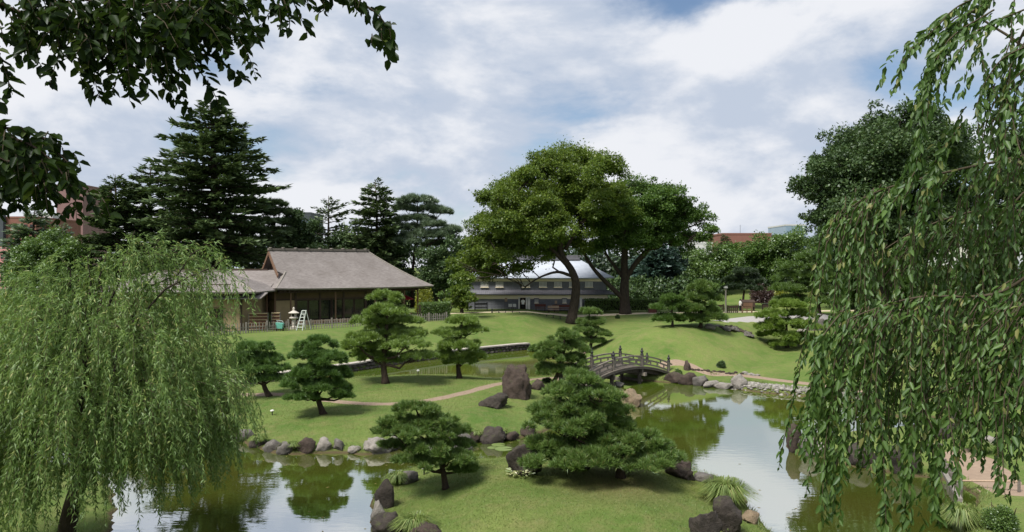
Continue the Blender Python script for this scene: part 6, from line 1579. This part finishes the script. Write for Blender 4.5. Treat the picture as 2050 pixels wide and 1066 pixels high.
# ================================================================== things on the far lawn
M_SKIN = solid('skin', (0.42, 0.25, 0.17), None, 8, 0.6, 0.3, 0); M_HAIR = solid('black_hair', (0.012, 0.010, 0.010), None, 8, 0.5, 0.4, 0)
M_SHIRT = solid('white_cotton', (0.78, 0.78, 0.76), (0.70, 0.70, 0.69), 6, 0.9, 0.1, 0.2); M_TROU = solid('dark_cloth', (0.03, 0.03, 0.035), None, 6, 0.9, 0.1, 0.2)
def person(lab, B, hgt, face, stride=0.16, arm=0.25):
    """one skinned body; clothes and hair are its children"""
    B = np.array(B, float); root = empty('person', B, lab, 'person')
    k = hgt / 1.7; f = np.array((math.cos(face), math.sin(face), 0)); s_ = np.array((-f[1], f[0], 0)); z_ = np.array((0, 0, 1.))
    P = lambda a, l, h_: (f * a + s_ * l + z_ * h_) * k
    J = {'pel': (P(0, 0, .93), .13), 'bel': (P(.01, 0, 1.1), .125), 'che': (P(0, 0, 1.3), .14), 'nec': (P(.01, 0, 1.46), .055), 'hd1': (P(.02, 0, 1.56), .085), 'hd2': (P(.02, 0, 1.65), .075)}
    E = [('pel', 'bel'), ('bel', 'che'), ('che', 'nec'), ('nec', 'hd1'), ('hd1', 'hd2')]
    for n_, sg in (('l', 1), ('r', -1)):
        st_ = sg * stride
        J.update({n_ + 'hip': (P(0, sg * .09, .86), .095), n_ + 'kn': (P(.04 + st_ * .5, sg * .10, .48), .06), n_ + 'an': (P(st_ - .03, sg * .10, .09), .042), n_ + 'to': (P(st_ + .12, sg * .12, .035), .032),
                  n_ + 'sh': (P(0, sg * .19, 1.39), .055), n_ + 'el': (P(-.02 - st_ * .4, sg * .25, 1.12), .042), n_ + 'wr': (P(arm * .6 - st_ * .5, sg * .24, .92), .03), n_ + 'ha': (P(arm * .8 - st_ * .5, sg * .24, .83), .026)})
        E += [('pel', n_ + 'hip'), (n_ + 'hip', n_ + 'kn'), (n_ + 'kn', n_ + 'an'), (n_ + 'an', n_ + 'to'), ('che', n_ + 'sh'), (n_ + 'sh', n_ + 'el'), (n_ + 'el', n_ + 'wr'), (n_ + 'wr', n_ + 'ha')]
    keys = list(J); me = bpy.data.meshes.new('body'); me.from_pydata([tuple(J[q][0]) for q in keys], [(keys.index(a), keys.index(c)) for a, c in E], [])
    me.materials.append(M_SKIN)
    o = bpy.data.objects.new('body', me); COL.objects.link(o); o.parent = root
    sk = o.modifiers.new('skin', 'SKIN')
    for i, q in enumerate(keys):
        me.skin_vertices[0].data[i].radius = (J[q][1] * k,) * 2; me.skin_vertices[0].data[i].use_root = q == 'pel'
    o.modifiers.new('subsurf', 'SUBSURF').levels = 2; o.modifiers['subsurf'].render_levels = 2
    def loft(n_, rings, m):
        b_ = MB(); rows = []
        for c, ra, rl in rings:
            rows.append([B + np.array(c) + f * math.cos(t_) * ra * k + s_ * math.sin(t_) * rl * k for t_ in np.linspace(0, 6.2832, 13)])
        b_.quadgrid(rows); b_.build(n_, m, root, smooth=True)
    loft('shirt', [(P(0, 0, .82), .165, .21), (P(0, 0, 1.0), .15, .185), (P(0, 0, 1.25), .165, .215), (P(0, 0, 1.40), .12, .20), (P(.01, 0, 1.47), .07, .075)], M_SHIRT)
    for n_ in 'lr':
        loft('sleeve', [(J[n_ + 'sh'][0] + z_ * .03, .07, .07), (J[n_ + 'sh'][0] * .5 + J[n_ + 'el'][0] * .5, .068, .068), (J[n_ + 'el'][0], .06, .06)], M_SHIRT)
        loft('trouser_leg', [(J[n_ + 'hip'][0] + z_ * .07, .115, .105), (J[n_ + 'hip'][0] * .5 + J[n_ + 'kn'][0] * .5, .095, .09), (J[n_ + 'kn'][0], .078, .078), (J[n_ + 'an'][0], .065, .065)], M_TROU)
    loft('hair', [(P(-.04, 0, 1.52), .085, .10), (P(0, 0, 1.62), .105, .105), (P(.0, 0, 1.70), .09, .085), (P(.0, 0, 1.745), .02, .02)], M_HAIR)
    return root
B = np.array(((1482 - CX) / FPX * 99.5, 99.5, 0)); B[2] = hz1(B[0], B[1]) + 0.03
person('person in a white top and dark trousers walking past the dark kiosk', B, 1.68, 3.3)
B = np.array(((1047 - CX) / FPX * 98.6, 98.6, 0)); B[2] = hz1(B[0], B[1])
person('person in white standing before the storehouse doorway', B, 1.55, 4.6, 0.04, 0.1)
# lamp post
B = np.array(((1453 - CX) / FPX * 97, 97, 0)); B[2] = hz1(B[0], B[1])
lp = empty('lamp_post', B, 'tall grey wooden lamp post beside the low dark fence', 'lamp post')
one('post', M_WOOD_GREY2, lp, lambda q: q.tube([B - np.array((0, 0, .2)), B + np.array((0, 0, 3.3))], [0.12, 0.10], 10))
one('lamp_head', M_CONC, lp, lambda q: [q.box(B + np.array((0, 0, 3.38)), (0.42, 0.42, 0.16)), q.box(B + np.array((0, 0, 3.5)), (0.30, 0.30, 0.08))])
# low dark gate fences, kiosk and bin along the sand path
def pales(lab, pxa, pxb, Y, hh, n, m=M_WOOD_DK):
    a = np.array(((pxa - CX) / FPX * Y, Y, 0)); c = np.array(((pxb - CX) / FPX * Y, Y, 0))
    a[2], c[2] = hz1(a[0], a[1]), hz1(c[0], c[1]); root = empty('low_fence', (a + c) / 2, lab, 'fence')
    for k in range(n):
        p_ = a + (c - a) * k / (n - 1); tall = k in (0, n - 1)
        one('fence_post', m, root, lambda q: q.box(p_ + np.array((0, 0, hh * (0.5 if tall else 0.46))), (0.16 if tall else 0.10, 0.12, hh * (1.0 if tall else 0.92))))
    for h_ in (0.35, 0.8):
        one('rail', m, root, lambda q: q.bar(a + np.array((0, 0, hh * h_)), c + np.array((0, 0, hh * h_)), 0.05, (0.22 if h_ > 0.5 else 0.10) if hh > 0.7 else 0.025))
pales('low dark timber fence beside the lamp post', 1457, 1476, 97.5, 1.0, 6)
pales('dark railing left of the lamp post', 1428, 1448, 98.5, 1.1, 5)
pales('dark timber rail before the kiosk', 1486, 1505, 97.0, 0.9, 3, M_WOOD_MID)
pales('dark railing at the corner of the storehouse', 951, 975, 98.5, 1.05, 7, M_BLACK)
pales('brown picket barrier beyond the yellow green pine', 1612, 1642, 95, 0.9, 8, M_WOOD_MID)
pales('thin post and rail fence on the lawn edge before the storehouse', 985, 1135, 92, 0.55, 12, M_BLACK)
B = np.array(((1496 - CX) / FPX * 101, 101, 0)); B[2] = hz1(B[0], B[1])
ks = empty('information_stand', B, 'dark brown information stand with sloping board on the sand path', 'information stand')
one('board', M_WOOD_DK, ks, lambda q: q.add([B + np.array(p_) for p_ in [(-.9, -.3, .55), (1.0, -.3, .55), (1.0, .3, .55), (-.9, .3, .55), (-.9, -.3, 1.25), (1.0, -.3, 1.25), (1.0, .3, 1.55), (-.9, .3, 1.55)]], [(0, 3, 2, 1), (0, 1, 5, 4), (1, 2, 6, 5), (2, 3, 7, 6), (3, 0, 4, 7), (4, 5, 6, 7)]))
for sx in (-0.8, 0.9):
    one('leg', M_WOOD_DK, ks, lambda q: q.box(B + np.array((sx, 0, 0.27)), (0.12, 0.4, 0.60)))
one('notice', M_WOOD_MID, ks, lambda q: q.box(B + np.array((0.0, -0.32, 0.9)), (1.3, 0.03, 0.5)))
B = np.array(((1533 - CX) / FPX * 99, 99, 0)); B[2] = hz1(B[0], B[1])
bn = empty('slatted_bin', B, 'dark slatted bin standing on the sand path behind the yellow green pine', 'bin')
for k in range(9):
    one('slat', M_WOOD_DK, bn, lambda q: q.box(B + np.array((-0.44 + k * 0.11, -0.3, 0.62)), (0.09, 0.04, 0.9)))
one('core', M_VOID, bn, lambda q: q.box(B + np.array((0, 0, 0.6)), (0.9, 0.52, 0.85)))
one('lid', M_BLACK, bn, lambda q: q.box(B + np.array((0, 0, 1.1)), (1.05, 0.7, 0.07)))
# before the storehouse: notice board, white panels, red benches
def panel(lab, px, Y, w_, h_, m, leg=0.5, name='notice_board', tilt=0.0):
    B = np.array(((px - CX) / FPX * Y, Y, 0)); B[2] = hz1(B[0], B[1]); root = empty(name, B, lab, 'sign')
    for sx in (-1, 1): one('leg', M_WOOD_DK, root, lambda q: q.box(B + np.array((sx * w_ * 0.4, 0, leg / 2)), (0.06, 0.06, leg)))
    one('panel', m, root, lambda q: q.bar(B + np.array((-w_ / 2, 0, leg + h_ / 2)), B + np.array((w_ / 2, 0, leg + h_ / 2)), 0.06, h_))
    return root
panel('first white information panel left of the storehouse door', 1021.5, 99.2, 0.50, 0.42, M_WHITE, 0.35)
panel('second white information panel nearest the storehouse door', 1030, 99.2, 0.46, 0.42, M_WHITE, 0.35)
panel('slim wooden sign post by the storehouse wall', 1013, 98.8, 0.34, 0.5, M_WOOD_PALE, 1.1)
panel('slim sign post among the red benches', 1113, 98.2, 0.3, 0.4, M_WOOD_PALE, 1.2)
M_BENCH = solid('red_brown_bench', (0.14, 0.055, 0.045), None, 4, 0.8, 0.2, 0.2)
def bench(lab, px, Y, L, m):
    B = np.array(((px - CX) / FPX * Y, Y, 0)); B[2] = hz1(B[0], B[1]); root = empty('bench', B, lab, 'bench')
    for k in range(3): one('seat_slat', m, root, lambda q: q.box(B + np.array((0, -0.16 + 0.16 * k, 0.45)), (L, 0.14, 0.06)))
    for sx in (-1, 1): one('leg', M_WOOD_DK, root, lambda q: q.box(B + np.array((sx * L * 0.4, 0, 0.21)), (0.08, 0.40, 0.42)))
    one('backrest', m, root, lambda q: q.box(B + np.array((0, 0.26, 0.80)), (L, 0.05, 0.34)))
    for sx in (-1, 1): one('back_post', M_WOOD_DK, root, lambda q: q.box(B + np.array((sx * L * 0.4, 0.31, 0.55)), (0.07, 0.05, 0.8)))
bench('red brown bench under the storehouse eave nearest the door', 1082, 99.4, 1.5, M_BENCH)
bench('long red brown bench beside the curved trunk', 1125, 99.6, 2.6, M_BENCH)
bench('pale wooden bench in front of the red brown benches', 1108, 97.2, 1.5, M_WOOD_PALE)
B = np.array(((1306 - CX) / FPX * 97.5, 97.5, 0)); B[2] = hz1(B[0], B[1])
bx = empty('planter_box', B, 'red brown box planter at the end of the vine hedge', 'planter')
for k in range(3): one('board', M_BENCH, bx, lambda q: q.box(B + np.array((0, 0, 0.12 + 0.22 * k)), (1.1, 0.5, 0.20)))
for sx in (-1, 1): one('corner_post', M_WOOD_DK, bx, lambda q: q.box(B + np.array((sx * 0.53, -0.26, 0.34)), (0.08, 0.06, 0.70)))

# ================================================================== grass blades on the near lawns
r = rs(801)
def blades(poly, n, hgt, w_, ymin):
    P = np.array(poly); lo, hi = P.min(0), P.max(0)
    x = r.uniform(lo[0], hi[0], n * 2); y = r.uniform(max(lo[1], ymin), hi[1], n * 2)
    d = sdf(poly, x, y); k = np.nonzero(d > 0.3)[0][:n]; x, y = x[k], y[k]; z = hz(x, y)
    p_ = np.stack([x, y, z - 0.01], -1); a = r.rand(len(k)) * 6.283
    sd = np.stack([np.cos(a), np.sin(a), 0 * a], -1) * w_ / 2
    tip = np.stack([0.6 * hgt * r.randn(len(k)), 0.6 * hgt * r.randn(len(k)), hgt * (0.5 + 0.8 * r.rand(len(k)))], -1)
    return np.stack([p_ - sd, p_ + sd, p_ + tip], 1).reshape(-1, 3)
M_BLADE = leafy('lawn_blades', (0.072, 0.122, 0.026), (0.195, 0.225, 0.070), (0.27, 0.235, 0.105), 0.25, 0.02, 0.5)
V = np.concatenate([blades(ISLE_NEAR, 85000, 0.048, 0.018, 20.5), blades(ISLE_MID, 65000, 0.055, 0.024, 30)])
tag(np_obj('lawn_grass', V, M_BLADE, k=3), 'short mown grass of the island lawns', None, None, 'stuff')


# longer unmown fringe where the lawns meet the water
def fringe(poly, n, hgt, w_):
    P = np.array(poly); Q = np.roll(P, -1, 0); sl = np.linalg.norm(Q - P, axis=1); k = r.choice(len(P), n, p=sl / sl.sum()); f_ = r.rand(n)[:, None]
    p2 = P[k] * (1 - f_) + Q[k] * f_ + r.randn(n, 2) * 0.22
    z = hz(p2[:, 0], p2[:, 1]); ok = (z > 0.03) & (z < 0.5) & (np.sin(p2[:, 0] * 2.3) + np.cos(p2[:, 1] * 1.9) > -0.9); p2, z = p2[ok], z[ok]; n = len(z)
    p_ = np.stack([p2[:, 0], p2[:, 1], z - 0.01], -1); a = r.rand(n) * 6.283
    sd = np.stack([np.cos(a), np.sin(a), 0 * a], -1) * w_ / 2
    tip = np.stack([0.5 * hgt * r.randn(n), 0.5 * hgt * r.randn(n), hgt * (0.4 + 0.9 * r.rand(n))], -1)
    return np.stack([p_ - sd, p_ + sd, p_ + tip], 1).reshape(-1, 3)
V = np.concatenate([fringe(ISLE_NEAR, 9000, 0.16, 0.022), fringe(ISLE_MID, 11000, 0.18, 0.026), fringe(LEFT[:18], 3000, 0.18, 0.026), fringe([tuple(q) for q in FAR[10:26]], 9000, 0.2, 0.03), fringe(RIGHT[:24], 4000, 0.18, 0.026)])
tag(np_obj('shore_grass', V, M_BLADE, k=3), 'ragged longer grass fringing the pond banks', None, None, 'stuff')

# fallen leaves adrift near the banks
n = 130; k = r.choice(len(ISLE_MID), n); out_ = np.array(ISLE_MID)[k] + r.randn(n, 2) * 1.1
k2 = r.choice(len(ISLE_NEAR), n); out_ = np.concatenate([out_, np.array(ISLE_NEAR)[k2] + r.randn(n, 2) * 1.1])
out_ = out_[hz(out_[:, 0], out_[:, 1]) < -0.03]; n = len(out_); a = r.rand(n) * 6.283
C = np.stack([out_[:, 0], out_[:, 1], 0.006 + 0.004 * r.rand(n)], -1)
M_FALLEN = leafy('fallen_leaves', (0.10, 0.085, 0.03), (0.26, 0.22, 0.09), None, 0.1, 0.02, 2.0)
tag(np_obj('floating_leaves', cards(C, np.stack([np.cos(a), np.sin(a), 0 * a], -1), np.tile((0, 0, 1.), (n, 1)), 0.10 + 0.06 * r.rand(n), 0.06), M_FALLEN), 'small fallen leaves floating on the pond', None, None, 'stuff')
